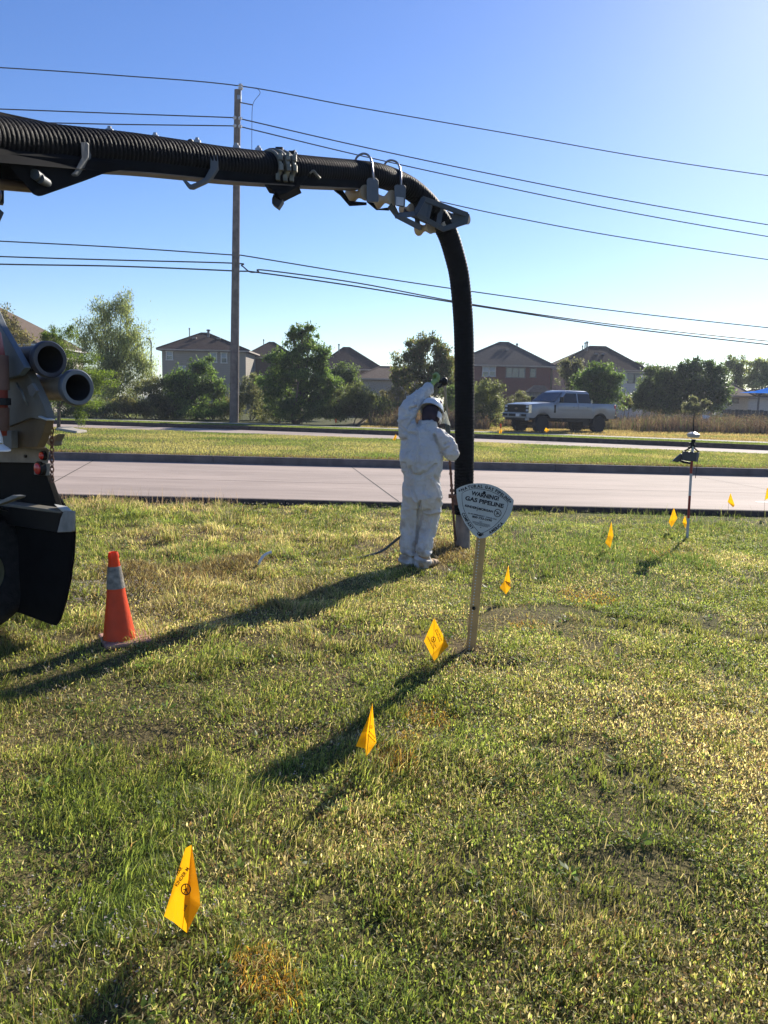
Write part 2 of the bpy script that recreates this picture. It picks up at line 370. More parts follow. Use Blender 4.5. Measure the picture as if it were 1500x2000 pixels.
def make_blades(x, y, z, h, w, c, lean=.5, curl=.6, az=None):
    n = len(x); a = rng.random(n)*2*np.pi if az is None else az; f = rng.random(n)*np.pi
    ln = np.abs(rng.normal(lean*.85, .38, n)).clip(0, 1.5)
    dx, dy = np.cos(a), np.sin(a); sx, sy = np.cos(f)*w/2, np.sin(f)*w/2
    m = .55; mh = h*m*np.cos(ln*.6); mo = h*m*np.sin(ln*.6); th = mh+h*(1-m)*np.cos(np.minimum(ln*(1+curl)+.15, 1.9)); to = mo+h*(1-m)*np.sin(np.minimum(ln*(1+curl)+.15, 1.9))
    V = np.empty((n, 5, 3), np.float32)
    V[:, 0] = np.stack([x-sx, y-sy, z-.01], 1); V[:, 1] = np.stack([x+sx, y+sy, z-.01], 1)
    V[:, 2] = np.stack([x-sx*.8+dx*mo, y-sy*.8+dy*mo, z+mh], 1); V[:, 3] = np.stack([x+sx*.8+dx*mo, y+sy*.8+dy*mo, z+mh], 1)
    V[:, 4] = np.stack([x+dx*to, y+dy*to, z+th], 1)
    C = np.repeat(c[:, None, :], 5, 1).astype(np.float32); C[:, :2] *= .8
    b = np.arange(n)[:, None]*5; L = np.concatenate([b+0, b+1, b+3, b+2, b+2, b+3, b+4], 1)
    return V.reshape(-1, 3), L.ravel(), np.tile([4, 3], n), C.reshape(-1, 3)
def make_leaves(x, y, z, s, c, tilt=.7, asp=.55, az=None):
    n = len(x); a = rng.random(n)*2*np.pi if az is None else az; t = np.abs(rng.normal(0, tilt, n)).clip(0, 1.45)*np.sign(rng.random(n)-.3)
    d = np.stack([np.cos(a)*np.cos(t), np.sin(a)*np.cos(t), np.sin(t)], 1); q = np.stack([-np.sin(a), np.cos(a), 0*a], 1)
    r = rng.normal(0, .5, (n, 1)); up = np.cross(q, d); q = q*np.cos(r)+up*np.sin(r)
    p = np.stack([x, y, z], 1); s = s[:, None]
    V = np.stack([p, p+d*s*.5+q*s*asp*.5, p+d*s-up*s*.12, p+d*s*.5-q*s*asp*.5], 1)
    C = np.repeat(c[:, None, :], 4, 1); b = np.arange(n)[:, None]*4
    return V.reshape(-1, 3), (b+np.arange(4)).ravel(), np.full(n, 4), C.reshape(-1, 3)
def merge(name, parts, m, label, cat, parent=None, kind='stuff'):
    o = 0; VS, LS, TS, CS = [], [], [], []
    for V, L, T, C in parts: VS.append(V); LS.append(L+o); TS.append(T); CS.append(C); o += len(V)
    ob = mesh_np(name, np.concatenate(VS), np.concatenate(LS), np.concatenate(TS), m, np.concatenate(CS), parent)
    if label: tag(ob, label, cat, kind=kind)
    return ob
def scatter(n, y0, y1, pw=1.0, k=.62, side=.9):
    """random spots, denser near the camera; covers a little more than the view"""
    u = rng.random(n); y = (y0**pw+(y1**pw-y0**pw)*u)**(1/pw); x = (rng.random(n)*2-1)*(k*y+side); return x, y
def clumped(x, y, s, thr, f=3.):
    return fbm(x*f, y*f, 0, s, 3) > thr
def make_lawn():
    parts = []
    # fine turf
    x, y = scatter(620000, 1.35, 11.95, .95)
    hn = fbm(x*.9, y*.9, 0, 61, 4); tall = np.clip((hn-.45)*3, 0, 1)
    left = np.clip((1.0-x)/1.6, 0, 1); cl = np.clip((fbm(x*3.6, y*3.6, 0, 63, 3)-.36)*3.6, 0, 1.3); h = (.35+cl*(.6+.75*left))*(.013+.024*rng.random(len(x)))*(1+.9*tall+.55*left)*(1+.12*np.clip(y-4, 0, 6)*.3)
    keep = (rng.random(len(x)) > .45*np.clip(straw_at(x, y)*1.3, 0, 1)) & (((x-HOLE[0])**2/1.8+((y-HOLE[1]))**2) > .014+.012*rng.random(len(x)))
    bare = fbm(x*2.2, y*2.2, 0, 67, 3); keep &= (rng.random(len(x)) > np.clip((bare-.50)*6, 0, .85)*(1-.5*left)) & (rng.random(len(x)) > .45*left*(1-np.clip(cl*1.6, 0, 1)))
    h = h*(1-.5*np.clip((x-1.5)/1, 0, 1)*np.clip((y-11)/.6, 0, 1))
    x, y, h, left = x[keep], y[keep], h[keep], left[keep]; az = 12*fbm(x*1.7, y*1.7, 0, 65, 2)+rng.normal(0, .9, len(x)); w = (.0018+.0026*rng.random(len(x)))*(1+.13*np.clip(y-2, 0, 10))
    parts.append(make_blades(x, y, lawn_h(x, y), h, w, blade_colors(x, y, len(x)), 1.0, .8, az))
    # broad small leaves lying in the turf
    x, y = scatter(800000, 1.35, 10.8, .85); rgt = np.clip((x+.3)/1.2, 0, 1)
    keep = (rng.random(len(x)) < .40+.6*rgt*np.clip((9-y)/3, .3, 1)) & clumped(x, y, 71, .38, 2.); x, y = x[keep], y[keep]
    s = (.008+.013*rng.random(len(x)))*(1+.06*np.clip(y-2, 0, 8)); z = lawn_h(x, y)+.004+.024*rng.random(len(x))
    c = blade_colors(x, y, len(x), -.05)*1.15
    parts.append(make_leaves(x, y, z, s, c, .8, .34))
    # longer tufts
    n = 2300; tx, ty = scatter(n, 1.6, 11.8, 1.4); ok = fbm(tx*.8, ty*.8, 0, 81, 3) > .47; tx, ty = tx[ok], ty[ok]
    k = 26; x = np.repeat(tx, k)+rng.normal(0, .035, len(tx)*k); y = np.repeat(ty, k)+rng.normal(0, .035, len(tx)*k)
    y = np.minimum(y, 11.92)
    c = np.repeat(PALETTE[rng.integers(0, 3, len(tx))]*(.75+.5*rng.random((len(tx), 1))), k, 0)*(.8+.4*rng.random((len(x), 1)))
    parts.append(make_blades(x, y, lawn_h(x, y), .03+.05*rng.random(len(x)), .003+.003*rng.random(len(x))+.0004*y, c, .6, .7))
    # broad-leaved rosettes
    n = 420; tx, ty = scatter(n, 1.5, 9, 1.); k = 11; x = np.repeat(tx, k); y = np.repeat(ty, k); sz = np.repeat(.022+.028*rng.random(n), k)*(.7+.5*rng.random(n*k)); a0 = np.tile(np.arange(k)*2.4, n)+rng.normal(0, .3, n*k)
    x = x+np.cos(a0)*sz*.3; y = y+np.sin(a0)*sz*.3; c = np.repeat(np.array([[.10, .145, .045]])*(.7+.6*rng.random((n, 1))), k, 0)*(.75+.5*rng.random((n*k, 1)))
    parts.append(make_leaves(x, y, lawn_h(x, y)+.012+.012*rng.random(n*k), sz, c, .35, .42, a0))
    # straw lying about
    x, y = scatter(60000, 1.4, 11.5, .9); keep = rng.random(len(x)) < .35+straw_at(x, y)*1.2; x, y = x[keep], y[keep]
    a = rng.random(len(x))*6.28; c = np.array([.46, .36, .22])*(.5+.7*rng.random((len(x), 1)))
    parts.append(make_blades(x, y, lawn_h(x, y)+.02*rng.random(len(x)), .02+.07*rng.random(len(x)), .0016+.0014*rng.random(len(x))+.0002*y, c, 1.3, .2, a))
    # dense straw in the dug-over strips
    for p, r in zip(STRAW, (.5, .45, .35, .25, .4, .4, .35, .35)):
        n = 1300; x = p[0]+rng.normal(0, r*.6, n); y = np.minimum(p[1]+rng.normal(0, r*.4, n), 11.8)
        c = np.where(rng.random((n, 1)) < .4, np.array([[.30, .22, .12]]), np.array([[.13, .085, .045]]))*(.5+.8*rng.random((n, 1)))
        parts.append(make_blades(x, y, lawn_h(x, y)+.05*rng.random(n)*np.exp(-((x-p[0])/r)**2), .03+.08*rng.random(n), .004+.002*rng.random(n), c, 1.35, .3))
    # darker green clump right of the sign
    for px, py, r, n in ((1110, 1070, 1.1, 3000), (1060, 1085, .8, 1200), (1230, 1080, 1.0, 1500), (700, 1000, .5, 600), (1380, 1035, .9, 1500), (400, 1090, .5, 1500), (620, 1020, .6, 900), (1340, 1095, .3, 700)):
        p = G(px, py); x = p[0]+rng.normal(0, r*.6, n); y = np.minimum(p[1]+rng.normal(0, r*.9, n), 11.9)
        c = lerp(np.array([.070, .115, .035]), np.array([.16, .17, .06]), rng.random((n, 1))**2)*(.6+.7*rng.random((n, 1)))
        parts.append(make_blades(x, y, lawn_h(x, y), .045+.06*rng.random(n), .005+.004*rng.random(n), c, .5, .5))
    # seed stalks along the kerb
    n = 800; x = rng.uniform(-7.5, -2.2, n); y = rng.uniform(10.6, 11.9, n)
    parts.append(make_blades(x, y, lawn_h(x, y), .10+.26*rng.random(n)**2, .004+0*x, np.array([.36, .24, .20])*(.6+.6*rng.random((n, 1))), .25, .3))
    n = 350; x = rng.uniform(.5, 6, n); y = rng.uniform(9, 11.9, n)
    parts.append(make_blades(x, y, lawn_h(x, y), .12+.15*rng.random(n), .004+0*x, np.array([.22, .22, .10])*(.6+.6*rng.random((n, 1))), .22, .3))
    # soil crumbs by the hole
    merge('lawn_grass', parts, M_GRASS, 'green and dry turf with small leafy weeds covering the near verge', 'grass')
    # flowers
    fp = []
    for cx, cy, r, n in ((200, 1900, .5, 120), (120, 1830, .35, 45), (180, 1165, .55, 420), (120, 1120, .7, 260), (640, 1020, 2.6, 500), (990, 1400, .6, 60), (770, 1470, .25, 25), (680, 1130, .3, 30), (300, 1215, .2, 25), (620, 1480, .3, 16), (350, 1230, 1.2, 90)):
        p = G(cx, cy); x = p[0]+rng.normal(0, r*.6, n); y = np.minimum(p[1]+rng.normal(0, r*.5, n), 11.7)
        for k in range(4):
            s = .004+.003*rng.random(n)+.0008*y
            fp.append(make_leaves(x+rng.normal(0, .004, n), y+rng.normal(0, .004, n), lawn_h(x, y)+.04+.02*rng.random(n), s, np.array([.58, .50, .48])*(.7+.3*rng.random((n, 1))), .5, .8))
    merge('clover_flowers', fp, M_WEED, 'tiny white flowers dotted through the near turf', 'flowers')
make_lawn()
def make_median():
    n = 240000; x = rng.uniform(-24, 24, n); t = rng.random(n); y = lerp(20.62, YM(x)-.12, t)
    k = (np.abs(x) < .55*y+3); x, y = x[k], y[k]
    g = fbm(x*.45, y*.45, 0, 91, 4); c = lerp(np.array([.125, .155, .045]), np.array([.30, .25, .12]), np.clip((g-.42)*4+rng.normal(0, .3, len(x)), 0, 1)[:, None])*(.6+.7*rng.random((len(x), 1)))
    parts = [make_blades(x, y, med_h(x, y), .03+.045*rng.random(len(x)), .012+.01*rng.random(len(x)), c, .5)]
    n = 22000; x = rng.uniform(-20, 20, n); y = 20.66+np.abs(rng.normal(0, .3, n)); c = np.array([.17, .115, .065])*(.5+.8*rng.random((n, 1)))
    parts.append(make_blades(x, y, med_h(x, y), .04+.05*rng.random(n), .012+0*x, c, .8))
    merge('median_grass', parts, M_GRASS, 'patchy dry green grass on the strip between the two roads', 'grass')
    n = 60000; x = rng.uniform(-34, 30, n); y = YK(x)+.2+rng.random(n)*2.0; c = np.array([.15, .18, .05])*(.6+.7*rng.random((n, 1)))
    parts = [make_blades(x, y, 0*x+FARZ, .05+.06*rng.random(n), .02+0*x, c, .5)]
    # mown dry field behind the sidewalk
    n = 120000; x = rng.uniform(-1.5, 38, n); y = YK(x)+4.05+rng.random(n)**1.3*22
    c = lerp(np.array([.30, .215, .115]), np.array([.17, .18, .07]), np.clip((fbm(x*.3, y*.3, 0, 95, 3)-.48)*4, 0, 1)[:, None])*(.6+.7*rng.random((n, 1)))
    parts.append(make_blades(x, y, field_h(x, y), .06+.12*rng.random(n), .03+0*x, c, .6))
    merge('verge_grass', parts, M_GRASS, 'straw coloured mown grass either side of the far sidewalk', 'grass')
    # tall reddish brown weeds
    parts = []
    n = 90000; x = rng.uniform(-1.0, 50, n); b0 = np.where(x < 9, YK(x)+6.0, 49+.0*x)
    y = b0+rng.random(n)**1.2*np.where(x < 9, 12, 16)
    edge = fbm(x*.3, y*.3, 0, 97, 3); k = rng.random(n) < np.clip((edge-.3)*4, .15, 1); k &= ~((x > 6) & (x < 16) & (y < 50)); x, y = x[k], y[k]
    hh = (.32+.85*rng.random(len(x)))*(.35+1.3*fbm(x*1.1, y*1.1, 0, 98, 3)); tone = fbm(x*.4, y*.6, 0, 99, 3)
    c = lerp(np.array([.20, .125, .105]), np.array([.25, .19, .125]), np.clip((tone-.4)*4, 0, 1)[:, None]); c = np.where((rng.random((len(x), 1)) < .12), np.array([[.14, .17, .07]]), c)*(.5+.8*rng.random((len(x), 1)))
    parts.append(make_blades(x, y, field_h(x, y), hh, .03+.03*rng.random(len(x)), c, .25, .5))
    for q in range(3):
        z = field_h(x, y)+hh*(.2+.8*rng.random(len(x))); s = .05+.08*rng.random(len(x)); parts.append(make_leaves(x+rng.normal(0, .06, len(x)), y+rng.normal(0, .06, len(x)), z, s, c*(.8+.5*rng.random((len(x), 1))), .9, .5))
    merge('tall_weeds', parts, M_WEED, 'waist high reddish brown dry weeds filling the vacant lot', 'weeds')
make_median()
# ------------------------------------------------------------------ trees and shrubs
M_LEAF = leafmat('tree_leaves', .55, .5, .3, 1.9)
M_BARK = mat('bark', (.11, .085, .065), .95, var=.35, scale=9, bump=.6)
def leaf_cloud(c, r, n, s, pal, clumps=14, sig=.30, droop=0., tw=.5, seed=0, asp=.5):
    """leaves gathered in clumps through an ellipsoid"""
    g = np.random.default_rng(seed+int(abs(c[0]*131+c[2]*977))); c = np.array(c); r = np.array(r)
    d = g.normal(size=(clumps, 3)); d /= np.linalg.norm(d, axis=1)[:, None]; rad = g.uniform(.12, 1.25, (clumps, 1))**.6
    cc = c+d*rad*r; w = g.uniform(.5, 1.5, clumps); k = g.choice(clumps, n, p=w/w.sum())
    p = cc[k]+g.normal(size=(n, 3))*r*sig*g.uniform(.45, 1.15, (clumps, 1))[k]
    if droop: p[:, 2] -= droop*np.abs(g.normal(size=n))*g.random(n)
    tone = g.uniform(.65, 1.3, clumps)[k][:, None]; pal = np.array(pal); col_ = pal[g.integers(0, len(pal), n)]*tone*(.7+.6*g.random((n, 1)))
    return p, s*(.6+.8*g.random(n)), col_
def tree(name, label, cat, base, blobs, Y, n, s, pal, trunk=.12, group=None, clumps=14, sig=.3, droop=0., tilt=.8, asp=.5, seed=0, limbs=True, depth=.9, parts=('trunk', 'crown'), stems=1):
    b = G(base[0], base[1], FARZ) if len(base) == 2 else np.array(base, float)
    b = np.array([at(base[0], base[1], Y)[0], Y, float(field_h(0, Y)) if Y > 38 else MEDZ]) if len(base) == 2 else b
    t = thing(name, b, label, cat, group)
    tot = sum(q[2]*q[3] for q in blobs); L = []; cen = []
    for i, (px, py, rx, ry) in enumerate(blobs):
        yy = Y+random.uniform(-.3, .3)*rx*Y/1500; c = at(px, py, yy); k = Y/1500.; r = (rx*k*.93, max(rx, ry)*k*depth*.75, ry*k*.93); cen.append((c, r))
        p, z, cl = leaf_cloud(c, r, max(60, int(1.3*n*rx*ry/tot)), s, pal, clumps, sig, droop, seed=seed+i*7)
        p[:, 2] = np.maximum(p[:, 2], b[2]+.03)
        L.append(make_leaves(p[:, 0], p[:, 1], p[:, 2], z, cl, tilt, asp))
    o = 0; VS, LS, TS, CS = [], [], [], []
    for V, l, T, C in L: VS.append(V); LS.append(l+o); TS.append(T); CS.append(C); o += len(V)
    mesh_np(parts[1], np.concatenate(VS), np.concatenate(LS), np.concatenate(TS), M_LEAF, np.concatenate(CS), t)
    m = MB(); top = max((c[2] for c, r in cen)); big = max(cen, key=lambda q: q[1][0]*q[1][2])[0]
    for st in range(stems):
        o_ = np.array([random.uniform(-1, 1)*.15*stems, random.uniform(-1, 1)*.1*stems, 0]) if stems > 1 else np.zeros(3)
        mid = lerp(b, big, .55)+np.array([random.uniform(-.1, .1), 0, 0])+o_*2; P = wpts([b+o_*.1-np.array([0, 0, .1]), lerp(b+o_, mid, .5)+np.array([random.uniform(-.1, .1), 0, 0]), mid, big+o_*3], 4)
        m.tube(P, list(np.linspace(trunk, trunk*.4, len(P))), 8)
    if limbs:
        for c, r in cen:
            for q in range(3 if r[0] > .8 else 1):
                e = c+np.array([random.uniform(-.6, .6)*r[0], random.uniform(-.5, .5)*r[1], random.uniform(-.2, .7)*r[2]]); s0 = lerp(b, big, random.uniform(.35, .8))
                P = wpts([s0, lerp(s0, e, .5)+np.array([0, 0, -.1*r[2]]), e], 4); m.tube(P, list(np.linspace(trunk*.42, trunk*.1, len(P))), 6)
    m.build(parts[0], M_BARK, t, smooth=True)
    return t
DG = [(.095, .130, .055), (.13, .17, .065), (.075, .10, .045)]
MG = [(.105, .160, .045), (.145, .20, .06), (.08, .12, .04)]
PALE = [(.21, .235, .11), (.27, .285, .14), (.15, .175, .08)]
OLIVE = [(.12, .125, .055), (.165, .155, .075), (.09, .10, .042)]
GREY = [(.15, .155, .09), (.19, .18, .12), (.11, .115, .06)]
YG = [(.115, .16, .025), (.15, .19, .035), (.08, .12, .02)]
tree('willow_tree', 'tall pale feathery tree, highest crown left of the utility pole', 'tree', (225, 815), [(225, 640, 58, 42), (205, 603, 26, 22), (245, 600, 22, 26), (178, 660, 34, 36), (268, 665, 34, 40), (225, 695, 66, 40), (265, 730, 40, 36), (200, 740, 50, 36), (240, 775, 56, 30)], 56, 26000, .19, PALE, .16, clumps=26, sig=.22, droop=.5, asp=.28, tilt=1.1)
tree('cypress_tree', 'yellow green feathery young tree growing on the strip between the roads', 'tree', (114, 836), [(122, 652, 26, 18), (110, 682, 36, 20), (150, 700, 40, 14), (180, 728, 52, 12), (120, 725, 46, 22), (160, 752, 46, 16), (205, 745, 28, 7), (120, 775, 36, 18), (168, 786, 34, 10), (156, 812, 13, 18), (95, 660, 20, 14)], 34.6, 20000, .085, YG, .09, clumps=22, sig=.22, asp=.35, droop=.12)
tree('sparse_tree', 'thin twiggy tree at the left edge before a pale gable wall', 'tree', (20, 815), [(14, 628, 20, 26), (34, 650, 22, 18), (52, 664, 22, 10), (25, 672, 28, 16), (-20, 650, 30, 40)], 42, 2600, .13, [(.17, .14, .08), (.12, .12, .05), (.20, .16, .11)], .08, clumps=16, sig=.24, asp=.4)
tree('round_tree', 'rounded dark green tree just left of the utility pole in front of the tan house', 'tree', (385, 822), [(375, 745, 44, 36), (395, 715, 26, 22), (360, 775, 40, 30), (400, 775, 38, 32), (338, 750, 24, 26), (425, 755, 16, 26), (380, 800, 50, 18)], 54.5, 15000, .17, MG, .12, clumps=22, sig=.24)
tree('cottonwood_tree', 'bright green tree with an uneven spire top between utility pole and worker', 'tree', (575, 822), [(598, 648, 26, 16), (572, 650, 12, 12), (590, 672, 34, 18), (632, 690, 15, 12), (612, 700, 36, 24), (560, 705, 38, 26), (545, 745, 44, 36), (605, 745, 48, 36), (640, 755, 30, 30), (570, 785, 52, 30), (625, 790, 34, 28)], 50, 28000, .17, MG, .14, clumps=22, sig=.22, stems=3)
tree('leafy_bush', 'dark green bushy crown between the cottonwood and the dark roofed house', 'tree', (672, 815), [(670, 728, 26, 24), (655, 745, 22, 22), (685, 742, 16, 20)], 60, 5500, .18, DG, .1, clumps=16, sig=.26)
tree('vase_tree', 'open vase shaped olive tree directly behind the raised glove', 'tree', (835, 815), [(832, 668, 22, 18), (812, 682, 24, 20), (856, 682, 20, 20), (800, 712, 30, 28), (840, 715, 36, 32), (870, 722, 22, 34), (790, 745, 26, 20), (850, 755, 34, 24), (815, 765, 24, 16)], 56, 19000, .17, [(.11, .13, .045), (.15, .165, .06), (.17, .13, .06), (.075, .095, .035)], .13, clumps=26, sig=.21, tilt=1.1)
tree('grey_tree', 'small grey green tree against the pink and white house', 'tree', (1118, 812), [(1118, 722, 26, 20), (1108, 742, 18, 20), (1132, 740, 18, 20)], 64, 6000, .18, GREY, .1, clumps=18, sig=.24)
tree('green_tree', 'vivid rounded green tree standing behind the pickup bed', 'tree', (1168, 815), [(1170, 735, 36, 24), (1145, 755, 30, 26), (1190, 758, 30, 28), (1168, 775, 46, 24), (1165, 720, 20, 12), (1170, 795, 42, 14), (1138, 738, 14, 10), (1200, 742, 12, 12)], 58, 17000, .17, MG, .13, clumps=22, sig=.24)
tree('dark_tree', 'dark tree right of the white house, the left one of the joined dark pair', 'tree', (1280, 815), [(1285, 738, 30, 22), (1262, 762, 28, 26), (1300, 760, 34, 30), (1280, 785, 48, 18), (1255, 782, 18, 18), (1300, 795, 40, 12), (1270, 722, 10, 8), (1298, 724, 9, 8)], 66, 15000, .2, DG, .12, clumps=22, sig=.24)
tree('dark_tree', 'taller broad dark tree between the left dark tree and the low house', 'tree', (1360, 815), [(1352, 716, 22, 14), (1345, 738, 34, 24), (1388, 738, 30, 26), (1370, 765, 50, 28), (1330, 770, 30, 26), (1400, 770, 24, 26), (1382, 712, 14, 10), (1350, 795, 60, 14), (1400, 790, 28, 16), (1320, 745, 20, 20), (1362, 704, 8, 7), (1406, 722, 12, 10)], 66, 21000, .2, [(.06, .095, .035), (.09, .13, .05), (.075, .10, .05)], .14, clumps=24, sig=.23)
tree('hazy_tree', 'airy pale tree with a bare trunk behind the low house, left of two', 'tree', (1440, 812), [(1438, 708, 20, 13), (1428, 720, 14, 10), (1448, 728, 16, 16), (1440, 750, 18, 14)], 92, 4200, .26, PALE, .18, clumps=18, sig=.23)
tree('hazy_tree', 'airy pale tree at the right edge above the blue shade sail', 'tree', (1478, 812), [(1478, 714, 22, 14), (1494, 728, 22, 20), (1468, 735, 18, 18), (1490, 752, 34, 16), (1520, 722, 24, 20)], 90, 8000, .26, PALE, .18, clumps=18, sig=.23)
tree('distant_tree', 'low tree crown showing behind the right slope of the white house roof', 'tree', (1245, 800), [(1246, 716, 12, 7), (1232, 722, 14, 8)], 118, 1200, .3, DG, .18, clumps=10)
SH = 'shrubs along the edge of the vacant lot'
shr = [('grey_shrub', 'greyish shrub with seed heads immediately right of the utility pole', (490, 822), [(492, 742, 20, 14), (482, 770, 26, 26), (505, 790, 30, 28)], 54, 7500, GREY),
 ('dark_shrub', 'dark low shrub between the pale willow and the rounded tree', (305, 822), [(296, 752, 20, 14), (300, 780, 34, 26), (325, 800, 24, 18)], 53, 7000, OLIVE),
 ('brown_shrub', 'brownish low shrub at the foot of the pale willow', (262, 822), [(255, 790, 36, 20), (225, 800, 34, 18), (280, 805, 24, 12)], 51, 6500, [(.15, .13, .06), (.11, .11, .045)]),
 ('leafy_shrub', 'dense dark shrub glimpsed below the stored tubes', (80, 826), [(70, 790, 50, 34), (30, 780, 44, 40), (110, 770, 30, 34), (-30, 780, 60, 50)], 49, 9000, DG),
 ('dark_shrub', 'dark shrub in shade beneath the yellow green tree', (190, 826), [(195, 800, 34, 22), (160, 795, 30, 22), (130, 800, 30, 18)], 50, 6000, DG),
 ('olive_shrub', 'olive shrub tucked behind the base of the utility pole', (445, 824), [(440, 785, 22, 28), (458, 800, 24, 22), (420, 805, 20, 16)], 54, 5000, OLIVE),
 ('feathery_shrub', 'wide feathery olive green shrub left of the worker', (690, 824), [(690, 775, 34, 22), (672, 800, 36, 24), (715, 798, 36, 26), (735, 812, 20, 14)], 49, 11000, [(.10, .115, .045), (.13, .145, .06), (.085, .095, .04)]),
 ('low_shrub', 'low brown green shrub between the pole shrub and the cottonwood', (540, 826), [(525, 805, 26, 18), (560, 812, 30, 12)], 51.5, 3000, OLIVE),
 ('brown_shrub', 'brown seeding shrub just above the worker\'s hard hat, left of it', (775, 818), [(770, 768, 26, 14), (745, 785, 22, 18), (800, 785, 30, 16)], 55, 5000, [(.16, .13, .075), (.13, .12, .06)]),
 ('reddish_shrub', 'reddish dry shrub mass behind the worker\'s shoulder', (770, 822), [(765, 805, 30, 18), (800, 808, 26, 16), (845, 800, 26, 20), (740, 812, 18, 12)], 50, 5000, [(.20, .135, .09), (.16, .12, .07), (.10, .12, .05)]),
 ('broom_shrub', 'pale upright broom shrub between suction hose and pickup', (950, 828), [(955, 760, 26, 20), (940, 785, 32, 28), (968, 795, 26, 28), (945, 815, 34, 16)], 48, 11000, [(.15, .165, .07), (.19, .195, .09), (.115, .13, .05)]),
 ('small_shrub', 'small dark shrub over the pickup hood against the brick house', (1018, 812), [(1018, 776, 16, 10), (1005, 790, 20, 14), (1032, 785, 14, 10)], 60, 2600, OLIVE),
 ('pale_shrub', 'little pale grey shrub with ball shaped tops in the dry weeds', (1365, 812), [(1354, 783, 9, 7), (1378, 790, 10, 8), (1346, 797, 13, 8), (1364, 800, 16, 8)], 56, 3600, GREY),
 ('green_shrub', 'green shrub behind the suction hose beside the vase shaped tree', (885, 820), [(882, 790, 22, 18), (880, 765, 18, 16)], 54, 3200, MG),
 ('yellow_shrub', 'yellowish shrub between the green tree and the dark pair', (1222, 812), [(1222, 778, 12, 14), (1226, 795, 16, 10)], 60, 1800, [(.19, .18, .07), (.15, .14, .06)]),
 ('wild_shrub', 'green brown scrub filling the gap between willow and rounded tree', (320, 824), [(310, 765, 24, 24), (335, 805, 30, 16), (290, 800, 30, 20), (270, 760, 20, 18)], 54, 5000, OLIVE),
 ('wild_shrub', 'scrub at the foot of the rounded tree, left of the utility pole', (410, 826), [(400, 806, 40, 14), (360, 808, 34, 12), (432, 800, 14, 16)], 53, 4000, MG),
 ('wild_shrub', 'dark scrub under the cottonwood crown', (590, 826), [(560, 800, 34, 18), (610, 805, 40, 16), (650, 808, 24, 14)], 48.8, 6000, DG),
 ('wild_shrub', 'olive scrub filling the gap right of the feathery shrub beside the worker', (755, 822), [(738, 790, 22, 18), (765, 800, 24, 16), (715, 780, 16, 14)], 51, 4000, OLIVE)]
for nm, lb, ba, bl, Y, n, pal in shr: tree(nm, lb, 'shrub', ba, bl, Y, n, .13, pal, .04, SH, clumps=20, sig=.24, tilt=1.1, asp=.35, stems=3, limbs=False, parts=('stem', 'foliage'))

# ------------------------------------------------------------------ houses
def brick_mat(name, c1, c2, mortar, sx=1.):
    m, nt, b = principled(name); N = nt.nodes; L = nt.links; tc = N.new('ShaderNodeTexCoord'); bt = N.new('ShaderNodeTexBrick')
    mp = N.new('ShaderNodeMapping'); mp.inputs['Rotation'].default_value = (R_(90), 0, 0); L.new(tc.outputs['Object'], mp.inputs[0]); L.new(mp.outputs[0], bt.inputs[0])
    bt.inputs['Color1'].default_value = (*c1, 1); bt.inputs['Color2'].default_value = (*c2, 1); bt.inputs['Mortar'].default_value = (*mortar, 1)
    bt.inputs['Scale'].default_value = 4.5; bt.inputs['Mortar Size'].default_value = .012; L.new(bt.outputs[0], b.inputs['Base Color']); b.inputs['Roughness'].default_value = .9
    return m
def siding(name, c):
    m, nt, b = principled(name); N = nt.nodes; L = nt.links; tc = N.new('ShaderNodeTexCoord'); w = N.new('ShaderNodeTexWave'); w.bands_direction = 'Z'; w.wave_profile = 'SAW'
    w.inputs['Scale'].default_value = 1.6; w.inputs['Distortion'].default_value = .1; L.new(tc.outputs['Object'], w.inputs[0]); cr = N.new('ShaderNodeValToRGB')
    cr.color_ramp.elements[0].color = (*[v*.8 for v in c], 1); cr.color_ramp.elements[1].color = (*c, 1); cr.color_ramp.elements[1].position = .25; L.new(w.outputs[0], cr.inputs[0]); L.new(cr.outputs[0], b.inputs['Base Color']); b.inputs['Roughness'].default_value = .8
    return m
def shingle(name, c):
    m = mat(name, c, 1., var=.28, scale=5, bump=.5, bscale=14, spec=.04); return m
M_BRICK = brick_mat('brick_red', (.17, .055, .045), (.13, .045, .038), (.14, .10, .09)); M_BRICKD = brick_mat('brick_brown', (.13, .07, .055), (.10, .06, .05), (.15, .12, .10))
M_TAN = siding('siding_tan', (.30, .265, .215)); M_WHITE = siding('siding_white', (.52, .50, .47)); M_PINK = mat('brick_pink', (.46, .27, .22), .9, var=.2, scale=6); M_CREAM = mat('stucco_cream', (.55, .50, .42), .9)
M_RB = shingle('shingle_brown', (.062, .044, .038)); M_RG = shingle('shingle_grey', (.080, .072, .068)); M_RD = shingle('shingle_dark', (.060, .042, .038)); M_RT = shingle('shingle_tan', (.15, .115, .09))
M_FRAME = mat('trim_white', (.62, .60, .56), .6); M_TRIM = mat('trim_tan', (.38, .32, .26), .7)
M_GLASS = mat('window_glass', (.05, .065, .08), .08, var=.2, scale=.8, spec=.9); M_GLASSP = mat('window_blind', (.27, .31, .34), .25, var=.15, scale=3, spec=.7)
M_METAL = mat('vent_metal', (.16, .15, .15), .5, .6)
